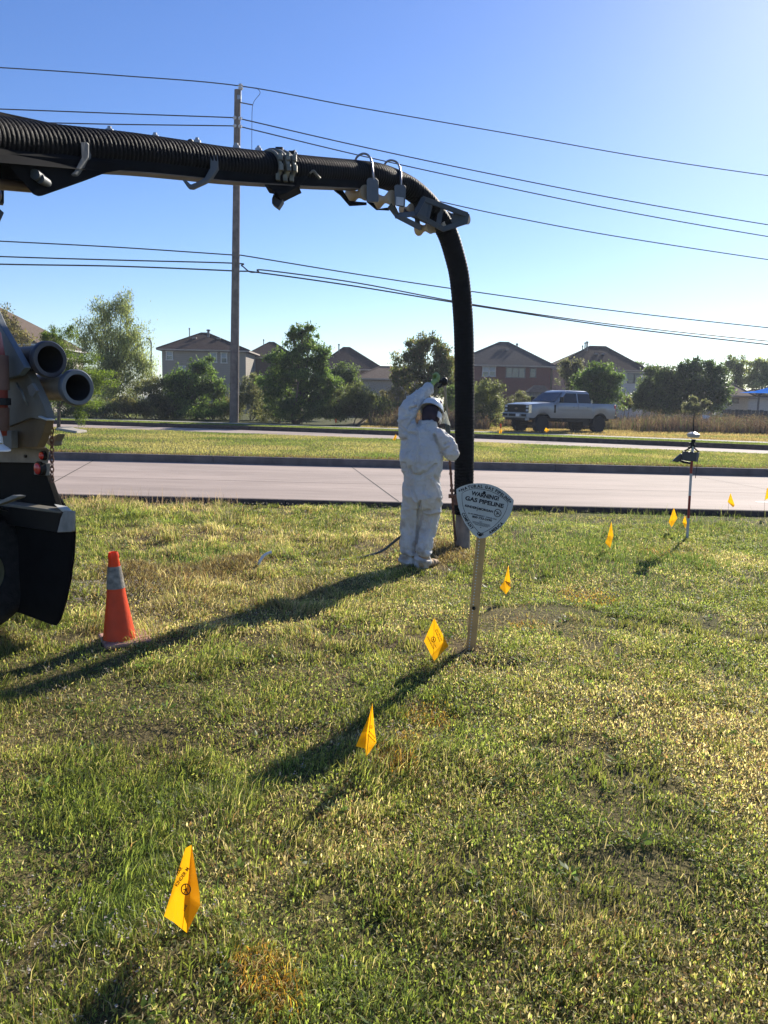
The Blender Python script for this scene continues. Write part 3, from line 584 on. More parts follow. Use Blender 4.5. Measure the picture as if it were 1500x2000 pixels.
def house(name, label, xl, xr, ye, peak, Y, dY, wall, roof, wins=(), vents=(), ov=.45, trim=None, cat='house', box=(), gable=None, side=None):
    a = at(xl, ye[0], Y); b = at(xr, ye[1], Y); ze = (a[2]+b[2])/2; g = FARZ; cx = (a[0]+b[0])/2
    t = thing(name, (cx, Y+dY/2, g), label, cat)
    m = MB(); m.add([(a[0], Y, g), (b[0], Y, g), (b[0], Y+dY, g), (a[0], Y+dY, g), (a[0], Y, ze), (b[0], Y, ze), (b[0], Y+dY, ze), (a[0], Y+dY, ze)], [(0, 1, 5, 4), (1, 2, 6, 5), (2, 3, 7, 6), (3, 0, 4, 7)]); m.build('wall', wall, t)
    if side is not None:
        s_ = at(side[0], ye[0], Y-.03); m = MB(); m.add([(a[0]-.01, Y-.03, g), (s_[0], Y-.03, g), (s_[0], Y-.03, ze-.02), (a[0]-.01, Y-.03, ze-.02)], [(0, 1, 2, 3)]); m.build('brick_wing', side[1], t)
    yr = Y+dY*.5; p1 = at(peak[0][0], peak[0][1], yr); p2 = at(peak[1][0], peak[1][1], yr); zr = (p1[2]+p2[2])/2
    m = MB(); x0, x1, y0, y1 = a[0]-ov, b[0]+ov, Y-ov, Y+dY+ov; e = ze+.02
    V = [(x0, y0, e), (x1, y0, e), (x1, y1, e), (x0, y1, e), (p1[0], yr, zr), (p2[0]+.05, yr, zr), (x0, y0, e+.14), (x1, y0, e+.14), (x1, y1, e+.14), (x0, y1, e+.14)]
    m.add(V, [(6, 7, 5, 4), (7, 8, 5), (8, 9, 4, 5), (9, 6, 4), (0, 3, 2, 1)]); rf = m.build('roof', roof, t)
    m = MB()
    for q in ((0, 1), (1, 2), (2, 3), (3, 0)):
        P, Q = V[q[0]], V[q[1]]; m.add([P, Q, (Q[0], Q[1], Q[2]+.14), (P[0], P[1], P[2]+.14)], [(0, 1, 2, 3)])
    m.build('eave', trim or M_TRIM, t)
    m = MB()   # ridge and hip caps
    for P, Q in ((V[4], V[5]), (V[6], V[4]), (V[7], V[5])): m.tube([(P[0], P[1], P[2]+.03), (Q[0], Q[1], Q[2]+.03)], .07, 6)
    m.build('ridge_cap', roof, rf)
    for (x0_, y0_, x1_, y1_, pal, nb) in wins:
        A = at(x0_, y0_, Y-.03); B = at(x1_, y1_, Y-.03); w = B[0]-A[0]; h = A[2]-B[2]; f = MB(); c = (A+B)/2; tk = .09
        f.box((c[0], Y-.03, A[2]), (w+2*tk, .08, tk)); f.box((c[0], Y-.03, B[2]), (w+2*tk, .08, tk)); f.box((A[0], Y-.03, c[2]), (tk, .076, h-tk)); f.box((B[0], Y-.03, c[2]), (tk, .076, h-tk))
        for k in range(1, nb): f.box((A[0]+w*k/nb, Y-.03, c[2]), (tk, .072, h-tk))
        f.box((c[0], Y-.025, c[2]), (w-tk, .05, .05)); fo = f.build('window', M_FRAME if pal else M_METAL, t)
        gl = MB(); gl.box((c[0], Y-.012, c[2]+h*.24), (w, .02, h*.48)); gl.build('pane', M_GLASSP if pal else M_GLASS, fo)
        gl = MB(); gl.box((c[0], Y-.012, c[2]-h*.24), (w, .02, h*.48)); gl.build('pane', M_GLASS, fo)
    for (x, yt, yb, r) in vents:
        A = at(x, yt, yr-1.2); B = at(x, yb, yr-1.2); m = MB(); m.tube([(A[0], A[1], B[2]-.6), tuple(A)], r, 8); m.lathe([(-.08, r*1.6), (.05, r*1.6), (.08, r)], A, (0, 0, 1), 8); m.build('vent_pipe', M_METAL, rf)
    for (x, y) in box:
        A = at(x, y, Y+dY*.30); fz = (A[1]-y0)/(yr-y0); z = lerp(e+.14, zr, fz); m = MB(); m.box((A[0], A[1], z+.08), (.42, .42, .18)); m.build('roof_vent', M_METAL, rf)
    return t
house('tan_house', 'two storey tan house under a brown hip roof behind the utility pole', 316, 480, (684, 689), ((393, 651), (405, 651)), 80, 9.5, M_TAN, M_RB, [(325, 686, 337, 703, 1, 1), (411, 688, 423, 708, 1, 1), (432, 689, 443, 709, 1, 1), (350, 715, 362, 735, 1, 1)], [(407, 645, 664, .13), (370, 642, 668, .05), (352, 672, 680, .08)], box=((380, 664), (427, 664)))
house('brown_brick_house', 'brown brick house with a gabled corner between utility pole and cottonwood', 482, 575, (700, 703), ((526, 669), (534, 669)), 86, 9, M_BRICKD, M_RB, [(488, 705, 497, 716, 1, 1)], [(515, 664, 676, .05)])
house('dark_roof_house', 'house with the steep dark brown roof right of the cottonwood', 622, 744, (722, 725), ((671, 679), (682, 679)), 88, 10, M_BRICKD, M_RD, [], [(662, 673, 684, .07)])
house('low_gable_house', 'low single storey house with tan shingles behind the brown shrubs', 702, 815, (742, 744), ((742, 718), (800, 716)), 76, 8, M_TRIM, M_RT, [])
house('red_brick_house', 'two storey red brick house with grey hip roof right behind the suction hose', 884, 1076, (713, 720), ((976, 669), (992, 669)), 84, 11, M_BRICK, M_RG, [(943, 716, 954, 735, 1, 1), (956, 716, 967, 735, 1, 1), (989, 718, 1025, 738, 0, 3), (1036, 720, 1046, 737, 0, 1)], [(1010, 672, 690, .09)], box=((978, 675), (990, 675)))
house('white_house', 'two storey white house with brown hip roof and a pink brick side', 1080, 1258, (722, 727), ((1152, 677), (1182, 677)), 88, 11, M_WHITE, M_RB, [(1227, 730, 1238, 748, 0, 1), (1240, 730, 1251, 748, 0, 1)], [(1143, 670, 690, .07), (1147, 668, 688, .10), (1138, 676, 690, .06)], box=((1165, 682), (1178, 682)), side=(1120, M_PINK))
house('distant_house', 'far roof peeping over the left dark tree', 1262, 1302, (732, 733), ((1276, 716), (1290, 716)), 125, 10, M_TAN, M_RG)
house('distant_house', 'far roof just left of the taller dark tree top', 1315, 1385, (738, 740), ((1345, 716), (1362, 716)), 120, 10, M_TAN, M_RG)
house('low_house', 'low tan house behind the dark fence beside the blue shade sail', 1395, 1462, (775, 776), ((1400, 749), (1428, 750)), 76, 9, M_CREAM, M_RT, [(1432, 779, 1441, 787, 0, 1)])
house('shade_side_house', 'long low brown roof directly behind the blue shade sail', 1440, 1600, (778, 782), ((1470, 762), (1570, 762)), 88, 9, M_CREAM, M_RB)
house('pale_gable_house', 'house with tan roof at the left edge behind the thin twiggy tree', -150, 66, (670, 677), ((-70, 590), (-20, 590)), 62, 10, M_CREAM, M_RT, [], trim=M_FRAME)
# garden shed beside the brick house
t = thing('garden_shed', at(1052, 815, 66), 'small grey shed with a pale roof beside the brick house', 'shed'); p = at(1035, 765, 66); q = at(1070, 765, 66); z = at(1052, 767, 66)[2]; zt = at(1052, 752, 66)[2]
m = MB(); m.box(((p[0]+q[0])/2, 67, z/2), (q[0]-p[0], 2, z)); m.build('wall', mat('shed_wall', (.20, .20, .20), .8), t)
m = MB(); m.add([(p[0]-.2, 65.8, z), (q[0]+.2, 65.8, z), (q[0]-.1, 67, zt), (p[0]+.5, 67, zt), (p[0]-.2, 68.2, z), (q[0]+.2, 68.2, z)], [(0, 1, 2, 3), (3, 2, 5, 4), (0, 3, 4), (1, 5, 2)]); m.build('roof', M_RG, t)
# fences
M_FENCE = mat('fence_wood', (.085, .075, .065), .9, var=.3, scale=5, bump=.3)
def fence(label, a, b, h, step=.30):
    a = np.array(a); b = np.array(b); t = thing('wooden_fence', (a+b)/2, label, 'fence'); d = b-a; L_ = np.linalg.norm(d); d = d/L_; n = int(L_/step); m = MB()
    ang = math.atan2(d[1], d[0]); M = Matrix.Rotation(ang, 3, 'Z')
    for i in range(n):
        c = a+d*(i+.5)*step; m.box((c[0], c[1], FARZ+h/2+.03*math.sin(i*2.3)), (step*.93, .03, h), M)
    m.build('board_panel', M_FENCE, t); m = MB()
    for f in (.2, .8): m.box(((a+b)[0]/2, (a+b)[1]/2+.05, FARZ+h*f), (L_, .05, .1), M)
    m.build('rail', M_FENCE, t)
def P3(x, Y): return np.array([at(x, 800, Y)[0], Y, FARZ])
fence('long dark board fence below the blue shade sail', P3(1412, 62), P3(1640, 60), 1.55)
fence('dark fence stretch at the foot of the dark roofed house', P3(690, 72), P3(800, 74), 1.9)
# blue shade sail
t = thing('shade_canopy', at(1486, 810, 70), 'bright blue fabric shade canopy on a post at the right edge', 'canopy')
m = MB(); A, B, C_, D_ = at(1443, 767, 68), at(1610, 770, 68), at(1590, 768, 76), at(1470, 764, 76); pk = at(1520, 752, 72); E_ = at(1443, 767, 68)
nn = 8; V = []; F = []
for (a, b) in ((A, B), (B, C_), (C_, D_), (D_, A)):
    o = len(V)
    for i in range(nn+1):
        for k in range(nn+1):
            s = k/nn; q = lerp(lerp(a, b, i/nn), pk, s); q = q.copy(); q[2] -= .22*math.sin(math.pi*s)*(1-s); V.append(q)
    F += [(o+i*(nn+1)+k, o+(i+1)*(nn+1)+k, o+(i+1)*(nn+1)+k+1, o+i*(nn+1)+k+1) for i in range(nn) for k in range(nn)]
m.add(V, F); m.build('canopy_fabric', mat('blue_fabric', (.03, .17, .60), .95, var=.08, scale=2, spec=0.), t, smooth=True)
for (xx, YY, nm) in ((1483, 71, 0), (1590, 75, 0), (1560, 69, 0)):
    m = MB(); q = at(xx, 769, YY); m.tube([(q[0], q[1], FARZ-.1), (q[0], q[1], q[2]+.12)], .09, 8); m.build('post', M_METAL, t, smooth=True)

# ------------------------------------------------------------------ utility pole and lines
M_POLE = mat('pole_wood', (.165, .135, .115), .9, var=.3, scale=3, bump=.4, bscale=20)
M_WIRE = mat('wire_black', (.02, .02, .025), .6); M_STEEL = mat('galvanised', (.33, .34, .36), .45, .7, var=.15); M_PORC = mat('porcelain', (.6, .6, .62), .3)
PY = 49.3
pb = at(457, 822, PY); pt = at(464, 176, PY)
t = thing('utility_pole', (pb[0], PY, FARZ), 'tall grey wooden utility pole standing in the far verge', 'utility pole')
m = MB(); P = [lerp(pb-np.array([0, 0, .3]), pt, s) for s in np.linspace(0, 1, 12)]; m.tube(P, list(np.linspace(.30, .19, 12)), 16); m.build('pole', M_POLE, t, smooth=True)
m = MB(); q = at(470, 200, PY-.1); m.tube([q, at(470, 172, PY-.1)], .04, 8); m.box(tuple(at(467, 190, PY-.15)), (.25, .08, .25)); m.build('bracket', M_STEEL, t)
m = MB(); m.lathe([(-.1, .1), (0, .16), (.08, .08), (.14, .15), (.24, .08)], at(470, 172, PY-.1), (0, 0, 1), 10); m.build('insulator', M_PORC, t)
m = MB(); m.tube([at(458, 198, PY-.1), at(494, 205, PY-.1)], .035, 6); m.build('standoff_arm', M_METAL, t)
m = MB(); m.tube(wpts([at(500, 171, PY-.1), at(508, 182, PY-.1), at(494, 204, PY-.1), at(492, 250, PY-.1), at(492, 300, PY-.1)], 6), .016, 5); m.build('drop_wire', M_WIRE, t)
for (x, y) in ((459, 230), (469, 231), (459, 246), (469, 247), (457, 498), (457, 515), (458, 527), (466, 292)):
    m = MB(); c = at(x, y, PY-.15); m.lathe([(-.1, .08), (0, .12), (.1, .07)], c, (1, 0, 0), 8); m.build('clamp', M_PORC if y < 300 else M_METAL, t)
def wire(label, pts, r=.030, yl=48, yr=64, PYo=0):
    P = []
    for (x, y) in pts:
        Yw = lerp(yl, PY, (x+300)/760.) if x < 460 else lerp(PY, yr, (x-460)/1300.); P.append(at(x, y, Yw+PYo))
    m = MB(); m.tube(wpts(P, 8), r, 6); o = m.build('power_line', M_WIRE, None, smooth=True, org=tuple(P[len(P)//2])); tag(o, label, 'power line', group='lines strung on the utility pole')
wire('single top line passing over the tip of the utility pole', [(-300, 116), (0, 132), (240, 148), (470, 168), (700, 210), (1000, 262), (1250, 306), (1500, 343), (1760, 375)], .032)
wire('upper of the two lines attached near the pole top', [(-300, 203), (0, 213), (240, 222), (460, 230), (474, 233), (700, 285), (950, 338), (1220, 391), (1500, 439), (1760, 478)], .034)
wire('lower of the two lines attached near the pole top', [(-300, 230), (0, 238), (100, 240), (240, 243), (460, 246), (472, 248), (700, 303), (950, 358), (1220, 413), (1500, 462), (1760, 502)], .034)
wire('line reappearing right of the roller frame at the end of the boom', [(466, 292), (700, 356), (870, 396), (1000, 424), (1200, 461), (1500, 507), (1760, 542)], .034)
wire('upper line of the low bundle on the pole', [(-300, 456), (0, 471), (230, 483), (455, 498), (474, 499), (700, 536), (920, 569), (1200, 607), (1500, 640), (1760, 664)], .038)
wire('middle line of the low bundle, looping down just right of the pole', [(-300, 489), (0, 501), (230, 508), (455, 514), (472, 519), (488, 531), (505, 531), (520, 528), (700, 553), (920, 594), (1200, 634), (1500, 666), (1760, 690)], .042)
wire('bottom line of the low bundle on the pole', [(-300, 508), (0, 516), (230, 520), (455, 529), (510, 533), (700, 560), (920, 596), (1200, 638), (1500, 673), (1760, 700)], .046)
# distant street lamp
t = thing('street_lamp', at(293, 812, 70), 'small distant street lamp beside the pale willow', 'street lamp'); m = MB(); m.tube(wpts([at(295, 812, 70), at(295, 700, 70), at(295, 670, 70), at(291, 662, 70)], 4), .07, 6); m.build('pole', M_METAL, t); m = MB(); m.box(tuple(at(290, 661, 70)), (.35, .2, .12)); m.build('lamp_head', M_METAL, t)

# ------------------------------------------------------------------ far sign on stakes
t = thing('yard_sign', G(1378, 845, FARZ), 'small white sign on two stakes in the dry field', 'sign'); Ys = float(G(1378, 842, FARZ)[1])
m = MB(); m.prism([at(1372, 810, Ys), at(1386, 812, Ys), at(1385, 826, Ys), at(1371, 824, Ys)], (0, .03, 0)); m.build('panel', mat('sign_panel_white', (.62, .63, .66), .6), t)
for a_, b_ in (((1374, 824), (1370, 843)), ((1380, 825), (1379, 843))):
    m = MB(); m.tube([at(*a_, Ys+.04), at(*b_, Ys+.04)], .03, 6); m.build('stake', M_FENCE, t)

# ------------------------------------------------------------------ pickup truck
M_PAINT_T = mat('truck_paint', (.26, .285, .305), .35, .15, var=.04, scale=2, coat=.6); M_BLK = mat('black_plastic', (.010, .010, .011), .5, var=.2, spec=.25); M_TYRE = mat('tyre_rubber', (.022, .023, .026), .85, spec=.2, var=.3, scale=20, bump=.3)
M_TGLASS = mat('tinted_glass', (.014, .017, .022), .08, spec=.35, var=.1); M_LAMP = mat('lamp_clear', (.55, .58, .6), .15, spec=.9); M_RED = mat('lamp_red', (.45, .02, .02), .25, spec=.8); M_RIM = mat('rim_black', (.03, .03, .032), .35, .6); M_CHROME = mat('chrome', (.6, .6, .6), .15, 1.)
def pickup():
    th = R_(31); h = np.array([-math.cos(th), -math.sin(th), 0]); l = np.array([math.sin(th), -math.cos(th), 0]); c0 = G(1056, 846.0, FARZ+.02); c0 = c0-h*2.3-l*.92
    t = thing('pickup_truck', c0, 'grey blue lifted crew cab pickup parked behind the far sidewalk', 'pickup truck')
    def W(m):
        m.v = [tuple(c0+h*q[0]*1.07+l*q[1]*1.07+np.array([0, 0, q[2]*1.04])) for q in m.v]; return m
    RW = .475; WX = (2.15, -1.95); AR = .60; LIFT = .10
    def zlow(x):
        z = .80
        for wx in WX:
            d = abs(x-wx)
            if d < AR: z = max(z, RW+math.sqrt(AR*AR-d*d)+.02)
        return z
    def ztop(x):
        if x > 1.35: return 1.60-.10*((x-1.35)/1.75)**2-(.05*((x-2.9)/.25) if x > 2.9 else 0)
        if x > -1.32: return 1.60
        return 1.62
    def hw(x):
        w = 1.0
        if x > 2.5: w -= .10*((x-2.5)/.6)**2
        for wx in WX: w += .035*math.exp(-((x-wx)/.5)**4)
        return w
    xs = sorted(set(list(np.round(np.linspace(3.08, -3.05, 84), 3))+[1.36, 1.34, -1.33, -1.40])); xs = xs[::-1]
    m = MB(); sec = []
    for x in xs:
        zl, zt, w = zlow(x), ztop(x), hw(x)
        if -1.40 < x < -1.33: w -= .03
        pr = [(w*.95, zl), (w, lerp(zl, zt, .25)), (w*1.005, lerp(zl, zt, .6)), (w*.99, zt-.10), (w*.945, zt), (w*.5, zt+(.045 if x > 1.35 else 0))]
        sec.append([(x, a, b) for a, b in pr]+[(x, -a, b) for a, b in pr[::-1]])
    n = len(sec[0]); V = [q for s in sec for q in s]
    F = [(i*n+k, (i+1)*n+k, (i+1)*n+k+1, i*n+k+1) for i in range(len(sec)-1) for k in range(n-1) if not (k in (5, 4, 6) and xs[i] < -1.45 and xs[i] > -2.98)]+[tuple(range(n)), tuple((len(sec)-1)*n+k for k in range(n-1, -1, -1))]
    m.add(V, F); W(m).build('body', M_PAINT_T, t, smooth=True, ang=35)
    m = MB(); m.box((-2.2, 0, 1.15), (1.5, 1.7, .05)); m.box((0, 0, .82), (5.9, 1.3, .30)); m.box((-1.95, 0, .48), (.2, 1.4, .16)); m.box((2.15, 0, .48), (.2, 1.4, .16)); m.box((-.2, 0, .66), (1.9, 1.75, .12)); m.box((-1.1, .55, .55), (.5, .5, .3)); W(m).build('chassis', M_BLK, t)
    # cab
    zb, zr = 1.59, 2.28; m = MB()
    def ring(x0, x1, z, w, c=.10): return [(x0, -w+c, z), (x0, w-c, z), (x0-c, w, z), (x1+c, w, z), (x1, w-c, z), (x1, -w+c, z), (x1+c, -w, z), (x0-c, -w, z)]
    r = [ring(1.42, -1.36, zb, .945), ring(.62, -1.24, zr-.10, .80), ring(.50, -1.16, zr-.02, .74), ring(.30, -1.05, zr+.015, .60)]; V = [q for s in r for q in s]
    F = [(i*8+k, i*8+(k+1) % 8, (i+1)*8+(k+1) % 8, (i+1)*8+k) for i in range(3) for k in range(8)]+[tuple(range(24, 32))]; m.add(V, F); W(m).build('cab', M_PAINT_T, t, smooth=True, ang=30)
    def sl(x, z, y=None, off=.012):   # point on the sloping cab side
        f = (z-zb)/(zr-.10-zb); return (x, lerp(.945, .80, f)+off, z)
    for s in (1, -1):
        for P in ([(1.08, 1.63), (.50, 2.14), (-.22, 2.14), (-.22, 1.63)], [(-.32, 1.63), (-.32, 2.14), (-1.08, 2.13), (-1.17, 2.05), (-1.21, 1.63)]):
            m = MB(); m.prism([(lambda q: (q[0], q[1]*s, q[2]))(sl(a, b)) for a, b in P], (0, -.02*s, 0)); W(m).build('side_window', M_TGLASS, t)
        for xa, xb in ((1.18, -.25), (-.29, -1.22)):   # doors
            dm_ = MB(); ww = lambda z: lerp(.95, 1.005, min(1, (z-.8)/.5)) if z < 1.48 else lerp(1.0, .962, (z-1.48)/.12)
            zs = [.84, 1.0, 1.15, 1.3, 1.42, 1.5, 1.585]; V = [(x, (ww(z)+.010)*s, z) for z in zs for x in (xa, xb)]; F = [(2*i, 2*i+1, 2*i+3, 2*i+2) for i in range(len(zs)-1)]
            V += [(x, (ww(z)-.004)*s, z) for z in zs for x in (xa, xb)]; o = 2*len(zs); F += [(o+q[3], o+q[2], o+q[1], o+q[0]) for q in F[:len(zs)-1]]
            F += [(2*i, 2*i+2, o+2*i+2, o+2*i) for i in range(len(zs)-1)]+[(2*i+1, o+2*i+1, o+2*i+3, 2*i+3) for i in range(len(zs)-1)]+[(0, 1, o+1, o), (o-2, o-1, 2*o-1, 2*o-2)]
            dm_.add(V, F); d = W(dm_).build('door', M_PAINT_T, t); m = MB(); m.box((xb+.22, 1.03*s, 1.40), (.22, .04, .045)); W(m).build('handle', M_PAINT_T, d)
        m = MB(); m.box((1.05, 1.12*s, 1.78), (.10, .22, .30)); m.tube([(1.05, .95*s, 1.66), (1.05, 1.06*s, 1.70)], .03, 6); W(m).build('mirror', M_BLK, t, bevel=.02)
        m = MB(); m.box((3.0, .82*s, 1.27), (.20, .27, .40)); hl = W(m).build('headlight', M_BLK, t, bevel=.03)
        for dz in (.11, -.08): m = MB(); m.box((3.105, .82*s, 1.27+dz), (.03, .17, .10)); W(m).build('lens', M_LAMP, hl)
        m = MB(); m.box((3.03, .955*s, 1.27), (.17, .035, .42)); m.box((3.09, .82*s, 1.055), (.06, .27, .03)); W(m).build('light_bar', M_CHROME, hl)
        m = MB(); m.box((-3.02, .90*s, 1.34), (.14, .20, .46)); W(m).build('tail_light', M_RED, t, bevel=.02)
        m = MB(); m.box((1.38, 1.005*s, 1.30), (.10, .03, .42)); W(m).build('fender_vent', M_BLK, t)
        for wx in WX:   # wheels
            o_ = np.array([wx, .80*s, RW]); m = MB(); prof = [(-.16, .30), (-.165, RW-.06), (-.13, RW-.015), (-.05, RW), (.05, RW), (.13, RW-.015), (.165, RW-.06), (.16, .30)]
            m.lathe(prof, o_, (0, 1, 0), 36)
            for k in range(36):
                g = 2*math.pi*k/36; M = Matrix.Rotation(-g, 3, 'Y'); m.box((o_[0]+math.cos(g)*(RW+.004), o_[1]+(.07 if k % 2 else -.07), o_[2]+math.sin(g)*(RW+.004)), (.022, .15, .045), M)
            wh = W(m).build('wheel', M_TYRE, t, smooth=True)
            m = MB(); m.lathe([(-.13*s, .28), (.06*s, .28), (.10*s, .295), (.11*s, .27), (.02*s, .24), (.02*s, .08), (.12*s, .07), (.13*s, .0)], o_, (0, 1, 0), 24)
            for k in range(8):
                g = 2*math.pi*k/8; M = Matrix.Rotation(-g, 3, 'Y'); m.box((o_[0]+math.cos(g)*.16, o_[1]+.06*s, o_[2]+math.sin(g)*.16), (.2, .05, .045), M)
            W(m).build('rim', M_RIM, wh, smooth=True, ang=30)
    f = MB(); y0, y1 = .86, .74; x0, x1 = 1.33, .66; z0_, z1_ = 1.665, 2.165; f.prism([(x0+.02, -y0, z0_), (x0+.02, y0, z0_), (x1+.02, y1, z1_), (x1+.02, -y1, z1_)], (.015, 0, .012)); W(f).build('windshield', M_TGLASS, t)
    f = MB(); f.box((-1.33, 0, 1.88), (.03, 1.35, .42)); W(f).build('rear_window', M_TGLASS, t)
    f = MB(); f.box((3.05, 0, 1.27), (.12, 1.36, .40)); gr = W(f).build('grille', M_BLK, t, bevel=.03)
    f = MB()
    for k in range(5): f.box((3.115, 0, 1.12+k*.075), (.02, 1.28, .02))
    W(f).build('slat', M_RIM, gr); f = MB(); f.ball((3.125, 0, 1.27), (.012, .13, .055)); W(f).build('badge', mat('badge_bronze', (.16, .12, .08), .4, .6), gr, smooth=True)
    f = MB(); f.box((3.12, 0, .93), (.22, 1.96, .25)); f.box((3.06, 0, .74), (.22, 1.7, .16)); bp = W(f).build('front_bumper', M_PAINT_T, t, bevel=.04); f = MB(); f.box((3.235, 0, .93), (.02, .9, .13)); f.box((3.235, .72, .93), (.02, .36, .12)); f.box((3.235, -.72, .93), (.02, .36, .12)); f.box((3.18, 0, .72), (.04, 1.5, .12)); W(f).build('bumper_opening', M_BLK, bp)
    f = MB(); f.box((3.255, .28, .93), (.012, .30, .15)); W(f).build('license_plate', mat('plate_white', (.6, .6, .6), .5), bp)
    f = MB(); f.box((-3.14, 0, .90), (.16, 1.9, .2)); W(f).build('rear_bumper', M_BLK, t, bevel=.03)
    f = MB(); f.box((-3.06, 0, 1.3), (.04, 1.6, .55)); W(f).build('tailgate', M_PAINT_T, t)
    f = MB(); f.tube([(-1.36, .88, 1.62), (-1.36, .88, 1.80)], .02, 6); W(f).build('antenna', M_CHROME, t)
pickup()
# ------------------------------------------------------------------ vacuum truck with its boom and suction hose
M_HOSE = mat('hose_rubber', (.004, .0045, .006), .6, var=.45, scale=14, bump=.3, bscale=60, spec=.08)
M_ARM = mat('boom_paint', (.005, .006, .008), .75, var=.3, scale=6, spec=.07); M_UNDER = mat('boom_under_lit', (.16, .135, .12), .7, var=.3, scale=5)
M_GREYP = mat('grey_paint', (.055, .068, .080), .55, var=.15, scale=6, bump=.1); M_DUST = mat('dusty_grey', (.20, .195, .18), .8, var=.3, scale=5, bump=.2)
M_CREAMR = mat('nylon_roller', (.62, .53, .40), .55, var=.12, scale=10, transl=.25); M_ALU = mat('cast_alu', (.20, .195, .16), .5, .5, var=.3, scale=20, bump=.3)
M_TANB = mat('body_tan', (.17, .115, .055), .75, var=.25, scale=5, bump=.25); M_BRN = mat('body_greybrown', (.16, .145, .11), .7, var=.3, scale=4, bump=.3)
M_RAIL = mat('frame_rail_paint', (.17, .17, .155), .7, var=.25, scale=8, bump=.2); M_FLAP = mat('flap_rubber', (.005, .005, .006), .8, spec=.08, var=.4, scale=12); M_RUST = mat('rusty_steel', (.16, .075, .05), .85, var=.5, scale=18, bump=.4)
TG = at(-110, 1240, 5.6)
vt = thing('vacuum_truck', (TG[0], 5.6, 0), 'dark vacuum truck cut by the left edge, its boom reaching overhead to the worker', 'vacuum truck')
HP = [(-190, 236, 4.0), (-90, 252, 4.3), (0, 267, 4.6), (100, 280, 4.93), (250, 293, 5.45), (350, 305, 5.85), (450, 318, 6.28), (600, 331, 7.0), (700, 338, 7.6), (740, 343, 7.85), (775, 355, 8.12), (805, 371, 8.28), (833, 396, 8.42), (856, 426, 8.52), (874, 456, 8.6), (888, 500, 8.68), (897, 540, 8.72), (903, 600, 8.77), (906, 660, 8.79), (907, 750, 8.79), (907, 850, 8.78), (906, 945, 8.77), (905, 1004, 8.77)]
HC = [at(*q) for q in HP]; hs = wpts(HC, 24)
def resample(P, step):
    P = np.array(P); d = np.r_[0, np.cumsum(np.linalg.norm(np.diff(P, axis=0), axis=1))]; n = int(d[-1]/step); s = np.linspace(0, d[-1], n+1)
    return np.stack([np.interp(s, d, P[:, i]) for i in range(3)], 1), s
def frames(P):
    T = np.gradient(P, axis=0); T /= np.linalg.norm(T, axis=1)[:, None]; A = []; up = np.array([0, 0, 1.])
    for t_ in T:
        a = np.cross(t_, up); a /= np.linalg.norm(a); up = np.cross(a, t_); A.append((a, up.copy()))
    return T, A
def corrugated(P, r, amp, pitch, n=40, sub=7):
    P, s = resample(P, pitch/sub); T, A = frames(P); V = np.empty((len(P), n, 3)); g = np.linspace(0, 2*np.pi, n, endpoint=False)
    for i in range(len(P)):
        ph = (s[i]/pitch+g/(2*np.pi)); w = np.abs(np.sin(np.pi*ph)); rr = r-amp+amp*np.sqrt(w+1e-4)
        V[i] = P[i]+np.outer(np.cos(g)*rr, A[i][0])+np.outer(np.sin(g)*rr, A[i][1])
    k = len(P); I = np.arange(k*n).reshape(k, n); q = np.stack([I[:-1], np.roll(I, -1, 1)[:-1], np.roll(I, -1, 1)[1:], I[1:]], -1).reshape(-1, 4)[:, ::-1]
    return V.reshape(-1, 3), q
V, q = corrugated(hs, .112, .006, .036)
hose = mesh_np('suction_hose', V, q, np.full(len(q), 4), M_HOSE, None, vt, smooth=True); hose['label'] = 'black corrugated suction hose running along the boom and hanging down'
# nozzle pipe, clamps
gb = G(905, 1072); m = MB(); pt_ = at(905, 1000, 8.77); pt0 = at(906, 985, 8.77)
m.lathe([(0, .075), (0, .086), (1.0, .086), (1.0, .075)], gb-np.array([0, 0, .35]), (pt0-gb)/np.linalg.norm(pt0-gb), 28)
m.build('nozzle_pipe', mat('worn_pipe', (.21, .165, .13), .6, .3, var=.4, scale=7, bump=.3), hose, smooth=True, ang=50)
m = MB(); m.lathe([(-.04, .118), (-.04, .124), (.04, .124), (.04, .118)], at(906, 978, 8.77), (0, 0, 1), 28); a_ = at(888, 968, 8.70); b_ = at(878, 968, 8.62)
m.box(tuple(at(884, 969, 8.66)), (.09, .06, .04)); m.box(tuple(at(883, 958, 8.66)), (.05, .03, .03)); m.build('hose_clamp', M_RUST, hose, smooth=True, ang=40)
# boom beam swept under the hose
def under(P, i0, i1, drop, w, hgt, side=0.):
    m = MB(); Q, s = resample(P[i0:i1], .12); T, A = frames(Q); V = []
    for i in range(len(Q)):
        a, u = A[i]; a = a; c = Q[i]-u*drop+a*side; V += [c+a*w/2+u*hgt/2, c+a*w/2-u*hgt/2, c-a*w/2-u*hgt/2, c-a*w/2+u*hgt/2]
    k = len(Q); F = [(i*4+j_, i*4+(j_+1) % 4, (i+1)*4+(j_+1) % 4, (i+1)*4+j_) for i in range(k-1) for j_ in range(4)]+[(0, 1, 2, 3), (4*k-4, 4*k-1, 4*k-2, 4*k-3)]
    return m.add(V, F)
boom = under(hs, 0, 24*8+2, .104, .17, .07).build('boom_arm', M_ARM, vt, bevel=.01); boom['label'] = 'dark boom arm with gusset plate, clamps and rollers'
m = MB(); Q, s = resample(hs[24*3+8:24*8], .12); T, A = frames(Q)
V = []
for i in range(len(Q)):
    a, u = A[i]; c = Q[i]-u*.1425; V += [c+a*.078, c-a*.078, c-a*.078-u*.006, c+a*.078-u*.006]
